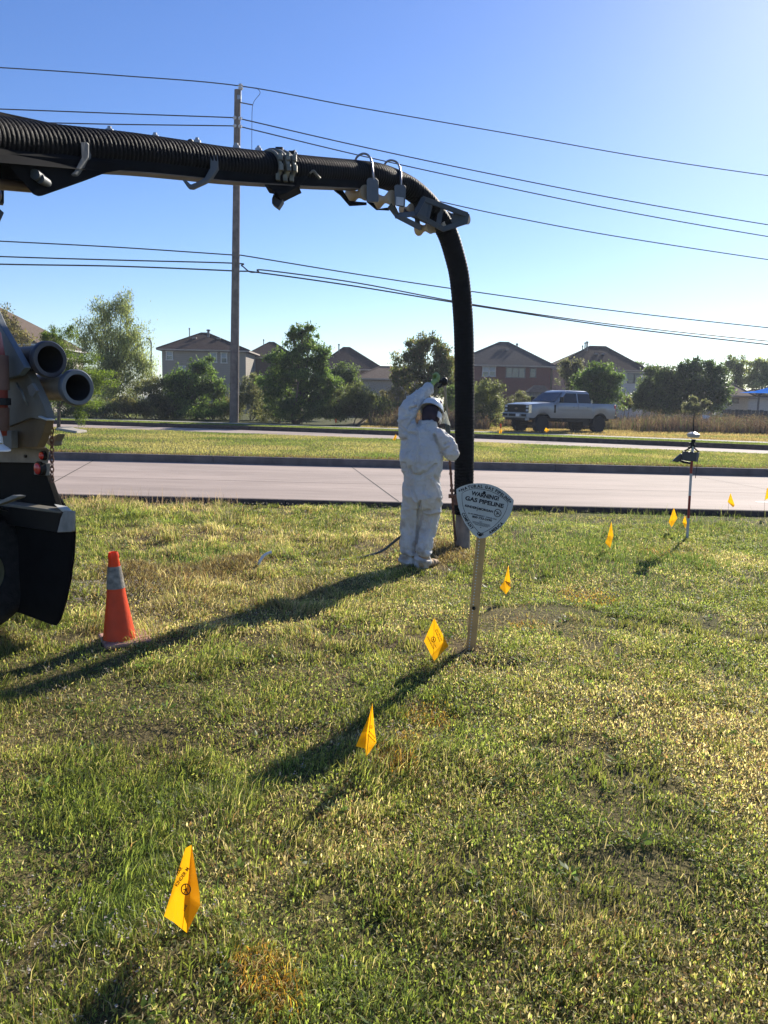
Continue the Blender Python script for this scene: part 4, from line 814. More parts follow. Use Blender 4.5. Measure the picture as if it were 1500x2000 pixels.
k = len(Q); m.add(V, [(i*4+j_, i*4+(j_+1) % 4, (i+1)*4+(j_+1) % 4, (i+1)*4+j_) for i in range(k-1) for j_ in range(4)]+[(0, 1, 2, 3), (4*k-4, 4*k-1, 4*k-2, 4*k-3)]); m.build('lit_underside', M_UNDER, boom)  # beam underside as a paler brown strip, its light put into the colour
def plate(name, pts, Y0, Y1, m_, par, th=.02, x0=None, x1=None, bevel=.004):
    """flat plate from its outline; its distance runs from Y0 at x0 to Y1 at x1"""
    xs_ = [p[0] for p in pts]; x0 = min(xs_) if x0 is None else x0; x1 = max(xs_) if x1 is None else x1
    P = [at(p[0], p[1], lerp(Y0, Y1, (p[0]-x0)/(x1-x0))) for p in pts]; m = MB(); m.prism(P, (0, th, 0)); return m.build(name, m_, par, bevel=bevel)
bY = lambda x: float(np.interp(x, [p[0] for p in HP[:15]], [p[2] for p in HP[:15]]))
def bplate(name, pts, off, m_, par=None, th=.02, bevel=.003):
    P = [at(p[0], p[1], bY(p[0])+off) for p in pts]; m = MB(); m.prism(P, (0, th, 0)); return m.build(name, m_, par or boom, bevel=bevel)
bplate('gusset_plate', [(-190, 300), (-60, 300), (20, 300), (120, 300), (240, 318), (262, 326), (205, 336), (160, 353), (100, 374), (80, 381), (72, 382), (64, 379), (50, 362), (0, 303), (-60, 250), (-190, 230)], -.118, M_ARM)
bplate('gusset_plate', [(-190, 330), (-60, 320), (120, 310), (200, 334), (160, 350), (80, 378), (68, 380), (36, 353), (0, 322), (-60, 270)], .10, M_ARM)
bplate('top_plate', [(-190, 170), (0, 218), (70, 233), (120, 244), (155, 256), (120, 262), (0, 262), (-190, 240)], .10, M_ARM)
m = MB(); m.tube([at(-60, 352, 4.5), at(0, 360, 4.68), at(70, 367, 4.85)], [.034, .032, .030], 12); m.build('hydraulic_rod', mat('rod_brown', (.20, .15, .13), .4, .4), boom, smooth=True)
m = MB(); m.lathe([(-.04, .028), (.06, .028)], at(83, 352, 4.74), (0, 1, 0), 16); m.lathe([(-.03, .03), (.05, .03)], at(72, 343, 4.70), (0, 1, 0), 16); m.build('pivot_pin', M_GREYP, boom, smooth=True)
for pts in ([(157, 277), (170, 277), (173, 281), (172, 308), (152, 336), (147, 341), (137, 341), (145, 334), (159, 307)], [(411, 303), (424, 302), (427, 306), (425, 329), (414, 346), (402, 356), (376, 368), (367, 367), (355, 350), (362, 350), (372, 360), (382, 356), (399, 347), (410, 328)]):
    bplate('hose_cradle', pts, -.150, M_GREYP, th=.05, bevel=.006)
bplate('hose_cradle', [(597, 320), (604, 321), (603, 335), (600, 345), (585, 362), (560, 377), (546, 381), (535, 374), (540, 368), (550, 372), (575, 362), (590, 344)], -.135, M_ARM, th=.05, bevel=.006)
for x, y in ((214, 258), (303, 270), (385, 279), (462, 289), (505, 294), (575, 302)):   # lifting bolts on top
    c = at(x, y, bY(x)); m = MB(); m.lathe([(-.01, .022), (.02, .022), (.02, .014), (.035, .014)], c, (0, 0, 1), 8); m.box((c[0], c[1], c[2]+.01), (.05, .03, .012)); m.build('bolt', M_STEEL, boom)
m = MB(); m.tube(wpts([at(366, 284, bY(366)-.02), at(367, 276, bY(366)), at(372, 273, bY(366)), at(377, 277, bY(372)), at(377, 284, bY(377))], 4), .007, 6); m.build('lifting_eye', M_BLK, boom)
# coupling rings
for x, y, rr, wd in ((524, 321, .124, .035), (538, 323, .132, .05), (552, 325, .128, .035)):
    i = int(np.argmin([abs((lambda d_: 750+1500*d_.dot(RT)/d_.dot(FW))(np.array(p)-CP)-x) for p in hs])); ax = np.array(hs[i+2])-np.array(hs[i-2]); ax /= np.linalg.norm(ax)
    m = MB(); m.lathe([(-wd/2, rr-.012), (-wd/2, rr), (-wd/4, rr+.006), (wd/4, rr+.006), (wd/2, rr), (wd/2, rr-.012)], np.array(hs[i]), ax, 32)
    side = np.cross(ax, (0, 0, 1)); side /= np.linalg.norm(side); side = -side if side[1] > 0 else side
    for g in (-.8, -.2, .4): m.box(tuple(np.array(hs[i])+(side*math.cos(g)+np.array([0, 0, 1])*math.sin(g))*(rr+.012)), (.03, .05, .05))
    m.build('coupling_clamp', M_ALU, boom, smooth=True, ang=35)
m = MB(); m.tube(wpts([at(517, 300, 6.6), at(524, 292, 6.62), at(540, 291, 6.7), at(556, 294, 6.78)], 5), .008, 6); m.box(tuple(at(546, 294, 6.72)), (.06, .06, .04)); m.box(tuple(at(570, 302, 6.85)), (.05, .05, .05)); m.build('latch', M_BLK, boom)
bplate('control_box', [(534, 379), (551, 383), (552, 392), (543, 406), (531, 397), (531, 388)], -.03, M_BLK, th=.10)
bplate('hose_bracket', [(516, 360), (530, 360), (560, 362), (585, 366), (560, 378), (545, 386), (536, 380), (530, 368), (520, 366)], -.10, M_ARM, th=.18)
m = MB(); m.tube(wpts([at(604, 338, 6.88), at(612, 334, 6.9), at(618, 341, 6.92), at(625, 349, 6.94)], 4), .012, 6); m.build('latch_handle', M_ALU, boom)
# rollers, U guides and the end cradle
def spool(x, y, Y, r, w, name='guide_roller'):
    c = at(x, y, Y); ax = np.array([.72, -.69, 0]); m = MB()
    m.lathe([(-w, 0), (-w, r), (-w*.85, r), (-w*.5, r*.72), (-w*.15, r*.5), (w*.15, r*.5), (w*.5, r*.72), (w*.85, r), (w, r), (w, 0)], c, ax, 28); return m.build(name, M_CREAMR, boom, smooth=True, ang=50)
spool(699, 380, 7.62, .070, .11); spool(751, 390, 7.98, .072, .11); spool(829, 446, 8.5, .066, .09); spool(794, 408, 8.35, .045, .07); spool(858, 444, 8.5, .048, .08); spool(884, 422, 8.72, .06, .07); spool(904, 429, 8.6, .058, .06)
for P_, U_, n_ in (([(716, 351), (720, 347), (734, 347), (739, 352), (740, 390), (738, 394), (716, 394)], [(692, 322), (697, 307), (709, 300), (720, 304), (726, 317), (728, 335), (729, 352)], 0),
               ([(770, 364), (774, 360), (790, 361), (793, 366), (791, 402), (787, 404), (771, 400)], [(749, 328), (754, 317), (764, 313), (776, 318), (782, 333), (783, 350), (783, 364)], 1)):
    bplate('roller_bracket', P_, -.23, M_GREYP, th=.03, bevel=.004)
    m = MB(); mid = len(U_)//2; P = [at(x, y, bY(x)+lerp(.12, -.215, min(1, k_/(len(U_)-2)))) for k_, (x, y) in enumerate(U_)]; m.tube(wpts(P, 6), .0105, 10); m.build('guide_hoop', mat('hoop_steel', (.30, .29, .31), .3, .8) if n_ == 0 else bpy.data.materials['hoop_steel'], boom, smooth=True)
bplate('label_plate', [(774, 384), (789, 386), (788, 402), (773, 400)], -.236, mat('label_grey', (.42, .43, .44), .5), th=.004, bevel=0)
bplate('roller_bracket', [(652, 371), (670, 372), (683, 392), (716, 395), (716, 399), (682, 401), (664, 380)], .08, M_ARM, th=.04)
bplate('roller_bracket', [(716, 393), (730, 396), (736, 407), (760, 409), (760, 404), (772, 408), (735, 409)], .08, M_ARM, th=.04)
for off in (-.15, .12):
    BR = [((811, 417), (827, 388)), ((827, 388), (912, 419)), ((912, 419), (909, 433)), ((909, 433), (866, 447)), ((866, 447), (811, 417)), ((862, 402), (856, 441)), ((838, 393), (832, 427)), ((772, 421), (811, 417)), ((762, 402), (776, 421)), ((776, 421), (820, 444))] if off < 0 else [((768, 404), (776, 421)), ((776, 421), (822, 444)), ((822, 444), (862, 445)), ((790, 412), (862, 445)), ((800, 405), (900, 425)), ((814, 420), (816, 438))]
    for (a_, b_) in BR:
        a3, b3 = at(a_[0], a_[1], bY(a_[0])+off), at(b_[0], b_[1], bY(b_[0])+off); d = b3-a3; n_ = np.cross(d, (0, 1, 0)); n_ = n_/np.linalg.norm(n_)*.026; e = d/np.linalg.norm(d)*.012
        m = MB(); m.prism([a3-e+n_, b3+e+n_, b3+e-n_, a3-e-n_], (0, .022+.002*(hash(a_) % 3), 0)); m.build('cradle_bar', M_GREYP, boom, bevel=.003)
bplate('cradle_end', [(890, 410), (913, 419), (911, 434), (890, 441), (880, 430)], -.145, M_GREYP)
bplate('cradle_side', [(810, 416), (827, 389), (846, 396), (838, 430), (822, 424)], -.146, M_GREYP)

# truck rear corner
UX = np.array([.79, -.61, 0.]); VX = np.array([-.61, -.79, 0.]); K0 = G(112, 1226, .10)
def onp(x, y, off=0.):
    """photo point carried to the upright plane of the truck's rear, shifted off metres toward the camera side"""
    d = ray(x, y); n_ = np.array([VX[0], VX[1], 0]); P0 = K0+VX*off; return CP+d*(((P0-CP)@n_)/(d@n_))
def rp(name, pts, off, m_, par=vt, th=.03, bevel=.004):
    P = [onp(p[0], p[1], off) for p in pts]; m = MB(); m.prism(P, tuple(-VX*th) if th <= .05 else tuple(np.array([-.50, .86, 0])*th)); return m.build(name, m_, par, bevel=bevel)
rp('mud_flap', [(-30, 930), (60, 930), (88, 928), (143, 1015), (145, 1042), (143, 1080), (137, 1130), (126, 1180), (116, 1212), (108, 1222), (96, 1219), (40, 1198), (-30, 1180)], 0, M_FLAP, th=.015)
rp('rear_panel', [(-120, 895), (66, 903), (90, 928), (102, 962), (114, 1000), (0, 1002), (-120, 1000)], .05, mat('black_panel', (.006, .006, .006), .7, spec=.08, var=.3), th=.04)
rl = rp('frame_rail', [(-120, 858), (0, 871), (96, 877), (94, 905), (0, 903), (-120, 900)], .09, M_RAIL, th=.08)
rp('rail_step', [(-120, 853), (0, 866), (92, 874), (94, 878), (0, 873), (-120, 862)], .14, M_RAIL, th=.16, par=rl)
m = MB(); m.lathe([(0, .010), (.012, .010)], onp(51, 891, .091), VX, 12); m.build('rail_hole', M_BLK, rl)
for x, y, r in ((86, 890, .026), (78, 915, .040)):
    c = onp(x, y, .095); m = MB(); m.lathe([(-.02, r*1.15), (.012, r*1.15), (.016, r)], c, VX, 24); bz = m.build('tail_light', M_BLK, vt, smooth=True, ang=30); m = MB(); m.lathe([(.010, r*.97), (.022, r*.9), (.030, r*.5), (.032, 0)], c, VX, 24); m.build('lens', M_RED, bz, smooth=True)
rp('lamp_housing', [(66, 903), (90, 905), (89, 929), (66, 927)], .075, M_RAIL, th=.03)
bm_ = rp('bumper', [(-120, 962), (0, 981), (60, 990), (122, 999), (116, 1003), (60, 996), (0, 988), (-120, 970)], .22, M_BRN, th=.20); bm_['label'] = 'open channel rear bumper with a pale end cap'
rp('bumper_web', [(-120, 972), (0, 987), (118, 1002), (112, 1040), (0, 1022), (-120, 1012)], .06, M_BLK, par=bm_, th=.02)
rp('end_cap', [(124, 998), (140, 998), (142, 1001), (141, 1037), (139, 1039), (111, 1040), (118, 1012)], .24, mat('end_cap_paint', (.27, .255, .225), .8, var=.25, scale=14, bump=.2), par=bm_, th=.02)
rp('cap_flange', [(113, 992), (141, 997), (142, 1002), (122, 1000)], .23, mat('flange_pale', (.46, .45, .40), .7), par=bm_, th=.20)
rp('step_bar', [(-80, 998), (0, 978), (24, 967), (35, 969), (34, 972), (0, 985), (-80, 1006)], .40, M_RAIL, th=.05)
# wheel
wc = at(-54, 1135, 5.1); wc[2] = .43; m = MB(); R0 = .43
m.lathe([(-.26, .26), (-.27, R0-.06), (-.22, R0-.012), (-.10, R0), (.0, R0), (.05, R0-.012), (.085, R0-.05), (.10, .33), (.085, .19), (.04, .16)], wc, UX, 64)
for k in range(56):
    g = 2*math.pi*k/56; ey = np.cross(UX, (0, 0, 1)); c = wc+(ey*math.cos(g)+np.array([0, 0, 1])*math.sin(g))*(R0+.002)-UX*(.06 if k % 2 else .16); M = Matrix((tuple(UX), tuple(ey*math.cos(g)+np.array([0, 0, 1])*math.sin(g)), tuple(np.cross(UX, ey*math.cos(g)+np.array([0, 0, 1])*math.sin(g))))).transposed(); m.box(tuple(c), (.09, .012, .02), M)
wheel = m.build('wheel', M_TYRE, vt, smooth=True, ang=35)
m = MB(); m.lathe([(.055, .182), (.085, .178), (.08, .16), (.0, .14), (-.02, .11), (.05, .10), (.06, 0)], wc, UX, 40); m.build('rim', mat('rim_olive', (.09, .09, .05), .5, .2, var=.2), wheel, smooth=True, ang=30)
m = MB(); A_ = []
for g in np.linspace(-.25, 1.9, 16): A_.append(g)
ey = np.cross(UX, (0, 0, 1)); ey = -ey if ey[0] < 0 else ey; V = []
for g in A_:
    for r_i in (.465, .48):
        for w_ in (-.26, .10): V.append(wc+(ey*math.cos(g)+np.array([0, 0, 1])*math.sin(g))*r_i+UX*w_)
F = []
for i in range(len(A_)-1):
    b = i*4; F += [(b, b+1, b+5, b+4), (b+2, b+6, b+7, b+3), (b, b+4, b+6, b+2), (b+1, b+3, b+7, b+5)]
F += [(0, 2, 3, 1), (len(V)-4, len(V)-3, len(V)-1, len(V)-2)]; m.add(V, F); m.build('fender', mat('fender_plastic', (.008, .008, .010), .3, spec=.25), vt, smooth=True, ang=40)
# body behind the tubes
sp = rp('side_panel', [(-120, 430), (-40, 545), (0, 634), (46, 713), (48, 718), (36, 733), (20, 738), (-120, 760)], .36, mat('panel_bluegrey', (.125, .15, .17), .55, var=.12, scale=5, bump=.1), th=.04)
bd = rp('body_shell', [(-120, 700), (18, 737), (36, 733), (47, 720), (52, 724), (66, 752), (84, 790), (93, 818), (90, 822), (60, 816), (18, 833), (-120, 840)], .30, M_BRN, th=.05)
rp('lower_body', [(-120, 838), (18, 833), (60, 817), (90, 821), (84, 846), (72, 874), (18, 876), (-120, 870)], .285, M_TANB, th=.05)
rp('patch_plate', [(52, 755), (62, 748), (71, 763), (64, 776), (57, 772)], .309, M_DUST, par=bd, th=.02)
rp('flange_edge', [(74, 812), (92, 819), (91, 822), (74, 815)], .32, mat('worn_edge', (.62, .60, .54), .6), par=bd, th=.05)
m = MB(); m.tube(wpts([onp(33, 749, .32), onp(37, 758, .34), onp(42, 764, .34), onp(47, 778, .34), onp(54, 793, .32)], 5), .008, 8); m.build('grab_handle', M_ALU, bd, smooth=True)
rp('hinge_box', [(6, 842), (22, 841), (23, 876), (6, 876)], .34, M_RAIL, th=.04)
rp('work_lamp_box', [(-12, 362), (8, 364), (8, 397), (-12, 395)], .05, M_BLK, th=.08); c = onp(-2, 382, .06); m = MB(); m.lathe([(0, .040), (.008, .040), (.008, .034)], c, VX, 24); m.build('lamp_ring', M_STEEL, vt, smooth=True, ang=30); m = MB(); m.lathe([(.004, .034), (.018, .03), (.026, 0)], c, VX, 24); m.build('marker_lens', M_RED, vt, smooth=True)
rp('horn_bracket', [(-14, 404), (0, 408), (8, 415), (0, 433), (-14, 438)], .05, M_BLK, th=.06)
m = MB(); m.prism([onp(84, 850, -.05), onp(94, 856, -.05), onp(113, 847, -.05), onp(106, 862, -.05), onp(106, 871, -.05), onp(96, 871, -.05), onp(84, 862, -.05)], tuple(-VX*.06)); m.build('tow_hook', M_BRN, vt, bevel=.01)
# chain
m = MB(); k = 0; y = 812.0
while y < 936:
    c = onp(101+.006*(y-812), y, .14); pts = []
    for g in np.linspace(0, 2*np.pi, 17):
        a_, b_ = math.cos(g)*.011, math.sin(g)*.021; pts.append(c+(UX if k % 2 == 0 else VX)*a_+np.array([0, 0, b_]))
    m.tube(pts, .0036, 6, caps=False); y += 9.6 if k % 2 == 0 else 9.4; k += 1
m.build('chain', M_RUST, vt, smooth=True)
m = MB(); m.tube([onp(96, 786, .12), onp(99, 800, .13), onp(101, 810, .14)], .009, 8); m.build('chain_link_bar', M_ALU, vt)
# stored tubes and things hung on the truck
M_TUBE = mat('tube_alu', (.26, .23, .185), .5, .35, var=.4, scale=4, bump=.1); M_TUBED = mat('tube_dark', (.035, .033, .038), .5, .5, var=.3, scale=6); M_INS = mat('tube_inside', (.02, .02, .024), .7)
for nm, lab, (x, y), off, mo, mf in (('steel_tube', 'dark flanged steel tube stored at the truck rear, upper of two', (98, 702), .22, M_TUBED, mat('flange_dark', (.06, .06, .07), .45, .4)), ('aluminium_tube', 'bare metal flanged tube stored at the truck rear, lower of two', (152, 757), .10, M_TUBE, mat('flange_grey', (.13, .145, .165), .45, .5))):
    c = onp(x, y, off); t = thing(nm, c-UX*.6, lab, 'tube'); m = MB(); m.lathe([(-1.3, .080), (-.01, .080), (-.01, .076), (-1.3, .076)], c, UX, 40); m.build('pipe', mo, t, smooth=True, ang=50)
    m = MB(); m.lathe([(-.045, .080), (-.045, .100), (-.035, .106), (-.005, .106), (.004, .100), (.004, .078), (-.045, .076)], c, UX, 44); m.build('flange', mf, t, smooth=True, ang=40)
    m = MB(); m.lathe([(-1.29, .0), (-1.29, .0755), (.0, .0755)], c, UX, 40, caps=False); m.build('bore', M_INS, t, smooth=True)
c = onp(-24, 775, .50); t = thing('cone_stack', c, 'strapped stack of orange cones at the left edge, above the white hard hat', 'traffic cones')
M_OR2 = mat('cone_orange_dusty', (.26, .035, .018), .55, var=.3, scale=6); m = MB(); m.lathe([(-.22, .09), (-.02, .105), (.20, .11), (.24, .10), (.36, .085), (.42, .05), (.435, 0)], c, (0, 0, 1), 32); m.build('cone', M_OR2, t, smooth=True)
m = MB(); m.lathe([(.04, .108), (.04, .115), (.235, .118), (.235, .11)], c, (0, 0, 1), 32); m.lathe([(-.19, .096), (-.19, .104), (-.06, .110), (-.06, .105)], c, (0, 0, 1), 32); m.build('collar', mat('collar_dirty', (.16, .085, .06), .6, var=.25, scale=8), t, smooth=True, ang=30)
m = MB(); m.lathe([(-.045, .112), (-.045, .12), (-.005, .12), (-.005, .112)], c, (0, 0, 1), 32); q_ = c+np.array([.10, -.06, -.025]); m.box(tuple(q_), (.09, .06, .035)); m.build('strap', M_BLK, t)
c = onp(-37, 868, .60); t = thing('hard_hat', c, 'white hard hat cut by the left edge beside the truck rail', 'hard hat'); M_HAT = mat('hat_white', (.82, .82, .80), .3, var=.03, coat=.3)
m = MB(); m.lathe([(0, .112), (.03, .112), (.07, .104), (.11, .078), (.135, .04), (.142, 0)], c, (-.1, .1, 1), 32); hh_ = m.build('shell', M_HAT, t, smooth=True); m = MB(); V = []
for g in np.linspace(0, 2*np.pi, 33)[:-1]:
    r_ = .118+.035*max(0, math.cos(g-.1))**2; V += [c+np.array([math.cos(g)*.108, math.sin(g)*.108, .004]), c+np.array([math.cos(g)*r_, math.sin(g)*r_, -.022*(r_/.12)]), c+np.array([math.cos(g)*r_, math.sin(g)*r_, -.028*(r_/.12)]), c+np.array([math.cos(g)*.106, math.sin(g)*.106, -.004])]
m.add(V, [(4*i+a_, 4*((i+1) % 32)+a_, 4*((i+1) % 32)+(a_+1) % 4, 4*i+(a_+1) % 4) for i in range(32) for a_ in range(4)]); m.build('brim', M_HAT, t, smooth=True)

# ------------------------------------------------------------------ traffic cone
c = G(234, 1258); c[2] = float(lawn_h(c[0], c[1]))+.01; t = thing('traffic_cone', c, 'orange traffic cone with dirty silver collar standing on the grass', 'traffic cone')
M_CONE = mat('cone_orange', (.88, .085, .015), .5, var=.12, scale=9, bump=.08, transl=.28)
m = MB(); tip = at(221, 1078, c[1]); axz = tip-c; Hc = np.linalg.norm(axz); axz = axz/Hc
prof = [(.02, .108), (.06, .100), (Hc*.5, .064), (Hc*.93, .033), (Hc*.955, .036), (Hc, .029), (Hc-.004, .022), (Hc*.9, .024), (.03, .100)]
m.lathe(prof, c, axz, 40); m.build('cone_body', M_CONE, t, smooth=True, ang=50)
m = MB(); r0, r1 = .0745, .0475; m.lathe([(Hc*.605, r0*.80), (Hc*.605, .0600), (Hc*.845, .0425), (Hc*.845, .04)], c, axz, 40); m.build('collar', mat('collar_worn', (.23, .205, .17), .5, var=.45, scale=30, bump=.2), t, smooth=True, ang=50)
m = MB(); m.box((c[0]+.03, c[1]+.02, c[2]+.012), (.30, .30, .03), Matrix.Rotation(.5, 3, 'Z')); m.build('base', mat('cone_base', (.42, .22, .16), .8, var=.35, scale=14), t, bevel=.01)

# ------------------------------------------------------------------ hose stub, feed hose
c = G(503, 1114); t = thing('hose_stub', c, 'short pale grey hose end curling out of the grass', 'hose'); m = MB()
m.tube(wpts([c-np.array([0, 0, .05]), at(504, 1108, c[1]), at(508, 1096, c[1]), at(517, 1084, c[1]+.03), at(531, 1078, c[1]+.05)], 6), .014, 10); m.build('hose', mat('stub_grey', (.72, .76, .75), .35), t, smooth=True)
m = MB(); m.tube(wpts([G(662, 1098)+np.array([0, 0, .02]), at(700, 1090, 7.95), at(742, 1078, 8.1), at(765, 1062, 8.2), at(783, 1048, 8.25), at(800, 1040, 8.3), at(840, 1030, 8.4)], 6), .014, 8)
tag(m.build('water_hose', mat('hose_green', (.05, .07, .06), .5), None, smooth=True, org=tuple(G(740, 1085))), 'thin dark water hose trailing from the grass to the worker\'s legs', 'hose')

# ------------------------------------------------------------------ survey rod
c = G(1342, 1052); t = thing('survey_rod', c, 'red and white survey rod with round receiver and black tablet', 'survey rod'); Y0 = c[1]
M_RW = mat('rod_red', (.30, .03, .02), .5); M_WW = mat('rod_white', (.52, .52, .50), .5); pa, pz = np.array([1342., 1052.]), np.array([1354., 855.])
def rodp(s): q = pa+(pz-pa)*s; return at(q[0], q[1], Y0)
def ys(y): return (1052-y)/197.
for ya, yb_, mm in ((1052, 1012, M_WW), (1012, 968, M_RW), (968, 925, M_WW), (925, 900, M_RW), (900, 868, M_WW)):
    m = MB(); m.tube([rodp(ys(ya)), rodp(ys(yb_))], .016, 12); m.build('rod_section', mm, t, smooth=True)
c = rodp(ys(851)); m = MB(); m.lathe([(-.035, .035), (-.03, .065), (-.005, .078), (.012, .078), (.035, .03), (.04, .0)], c+np.array([0, 0, .01]), (.05, 0, 1), 32); rc = m.build('receiver', mat('receiver_shell', (.45, .43, .41), .35, var=.1), t, smooth=True, ang=30)
m = MB(); m.tube([c+np.array([.0, 0, .03]), at(1354, 826, Y0), at(1356, 806, Y0)], [.008, .008, .003], 8); m.build('antenna', M_BLK, rc, smooth=True)
m = MB(); m.lathe([(0, .02), (.0, .03), (.03, .03), (.03, .018), (.05, .018), (.05, .026), (.09, .026)], rodp(ys(872)), (.05, 0, 1), 16); m.box(tuple(rodp(ys(866))-np.array([.035, 0, 0])), (.04, .03, .02)); m.box(tuple(rodp(ys(874))-np.array([.035, 0, 0])), (.04, .03, .02)); m.build('quick_release', M_BLK, t, smooth=True, ang=30)
def pp(pts, Y, m_, par, name, th=.02, bevel=.003):
    m = MB(); m.prism([at(x, y, Y) for x, y in pts], (0, th, 0)); return m.build(name, m_, par, bevel=bevel)
M_TAB = mat('tablet_black', (.03, .038, .05), .35, spec=.6)
pp([(1334, 881), (1366, 884), (1362, 902), (1332, 899)], Y0-.05, M_TAB, t, 'tablet', .03, .006); pp([(1362, 883), (1367, 884), (1363, 902), (1359, 902)], Y0-.055, mat('tablet_edge', (.16, .15, .15), .5), t, 'tablet_case', .045)
pp([(1330, 886), (1334, 887), (1333, 898), (1324, 903), (1314, 901), (1317, 897)], Y0-.02, M_TAB, t, 'keypad', .03, .005); pp([(1329, 898), (1336, 900), (1352, 903), (1348, 907), (1336, 905), (1330, 903)], Y0-.01, M_BLK, t, 'bracket', .04, .005)
m = MB(); m.tube(wpts([at(1338, 880, Y0-.03), at(1346, 876, Y0), at(1352, 872, Y0), at(1357, 876, Y0), at(1366, 884, Y0-.03)], 4), .010, 6); m.tube(wpts([at(1362, 902, Y0-.03), at(1361, 912, Y0-.03), at(1358, 934, Y0-.03)], 4), .004, 5); m.build('strap', M_BLK, t, smooth=True)
m = MB(); m.lathe([(0, .0), (.05, .016)], rodp(0)-np.array([0, 0, .04]), (0, 0, 1), 12); m.build('rod_tip', M_STEEL, t)
# ------------------------------------------------------------------ lettering
def text_faces(s, bold=.02):
    cu = bpy.data.curves.new('txt', 'FONT'); cu.body = s; cu.size = 1.; cu.offset = bold; cu.align_x = 'LEFT'; cu.resolution_u = 3
    ob = bpy.data.objects.new('txt', cu); me = bpy.data.meshes.new_from_object(ob); V = [tuple(v.co) for v in me.vertices]; F = [tuple(p.vertices) for p in me.polygons]
    bpy.data.objects.remove(ob); bpy.data.curves.remove(cu); bpy.data.meshes.remove(me); return np.array(V).reshape(-1, 3), F
CAP = .70
def put_text(m, s, a, b, cap, to3, bold=.02, off=.0015):
    """writes s so that its baseline runs from a to b (2D sheet points), with capitals cap high; to3 maps sheet point and lift to the world"""
    V, F = text_faces(s, bold); w = V[:, 0].max()-V[:, 0].min(); x0 = V[:, 0].min(); a = np.array(a, float); b = np.array(b, float); L = np.linalg.norm(b-a); d = (b-a)/L; up = np.array([d[1], -d[0]])
    m.add([to3(a+d*((v[0]-x0)/w*L)+up*(v[1]/CAP*cap), off) for v in V], F)
def put_arc(m, s, pts, cap, to3, bold=.03, off=.0015, flip=1):
    P, sl = resample([(p[0], p[1], 0) for p in wpts([(x, y, 0) for x, y in pts], 10)], 4.); tot = sl[-1]; ws = []
    for ch in s:
        if ch == ' ': ws.append(.42); continue
        V, F = text_faces(ch, bold); ws.append(V[:, 0].max()-V[:, 0].min()+.10)
    k = tot/sum(ws); cur = 0
    for ch, w in zip(s, ws):
        if ch != ' ':
            u0, u1 = cur*k, (cur+w-.10)*k; f = lambda u: np.array([np.interp(u, sl, P[:, 0]), np.interp(u, sl, P[:, 1])]); a, b = f(u0), f(u1); put_text(m, ch, a, b, cap, to3, bold, off)
        cur += w
# ------------------------------------------------------------------ pipeline warning sign
sb = G(918, 1276); sb[2] = float(lawn_h(sb[0], sb[1])); SY = sb[1]; t = thing('warning_sign', sb, 'shield shaped white gas pipeline warning sign on a leaning tan post', 'warning sign')
M_POST = mat('post_tan', (.58, .36, .13), .6, var=.2, scale=10, bump=.15); M_SIGN = mat('sign_white', (.50, .53, .50), .45, var=.10, scale=7); M_INK = mat('ink_black', (.015, .015, .022), .6)
p0, p1 = at(918, 1290, SY), at(941, 1045, SY); hv = (p1-p0)/np.linalg.norm(p1-p0); wv = np.cross(hv, (0, 1, 0)); wv = wv/np.linalg.norm(wv); wv = wv if wv[0] > 0 else -wv
m = MB(); p1b = p1+hv*.12
def pq(c, w, y): return c+wv*w+np.array([0, y, 0])
m.prism([pq(p0, -.030, .0), pq(p0, -.010, -.004), pq(p0, .028, -.004), pq(p0, .030, 0), pq(p0, .030, .03), pq(p0, .026, .03), pq(p0, .026, 0), pq(p0, -.026, 0), pq(p0, -.026, .03), pq(p0, -.030, .03)], p1b-p0)
po = m.build('post', M_POST, t, bevel=.001)
m = MB(); n = 42
for i in range(n):
    c = p0+(p1-p0)*((i+1.0)/n)+wv*(-.014); m.lathe([(-.0062, 0), (-.0062, .0046), (-.003, .0046)], c, (0, 1, 0), 8)
m.build('hole', mat('hole_light', (.70, .68, .56), .8), po)
m = MB(); m.lathe([(0, .012), (-.014, .012), (-.014, .005), (-.02, .005)], at(925, 1187, SY)-np.array([0, .003, 0]), (0, 1, 0), 6); m.build('bolt', M_BLK, po)
SC = 1500/10.714   # sheet points below are photo points of an enlarged crop
SPY = SY-.012
def sg(q, off=0.):
    return at(880+q[0]/10.714, 930+q[1]/10.714, SPY-off)
out = [(125, 272), (200, 228), (330, 183), (450, 158), (560, 149), (700, 152), (840, 175), (970, 222), (1090, 290), (1210, 385), (1310, 486), (1322, 505), (1318, 560), (1295, 680), (1255, 790), (1195, 895), (1110, 1010), (1000, 1120), (880, 1210), (760, 1275), (680, 1300), (620, 1302), (560, 1282), (480, 1225), (390, 1110), (300, 985), (225, 830), (165, 650), (130, 450), (122, 300)]
m = MB(); m.prism([sg(q) for q in out], (0, .003, 0)); pl = m.build('sign_plate', M_SIGN, t)
ink = MB()
def line(m, pts, w, to3, off=.0010, closed=False):
    P = [np.array(p, float) for p in pts]; n = len(P); V = []
    for i in range(n):
        a = P[i-1] if (closed or i) else P[i]; b = P[(i+1) % n] if (closed or i < n-1) else P[i]; d = (b-a)/max(1e-6, np.linalg.norm(b-a)); q = np.array([-d[1], d[0]])*w/2; V += [to3(P[i]-q, off), to3(P[i]+q, off)]
    m.add(V, [(2*i, 2*i+1, 2*((i+1) % n)+1, 2*((i+1) % n)) for i in range(n if closed else n-1)])
inner = [(240, 355), (330, 305), (450, 270), (560, 262), (700, 280), (850, 320), (1000, 395), (1120, 480), (1197, 560), (1185, 640), (1150, 740), (1090, 850), (1000, 960), (880, 1070), (760, 1145), (690, 1178), (625, 1188), (560, 1140), (470, 1030), (390, 920), (310, 770), (262, 640), (240, 480)]
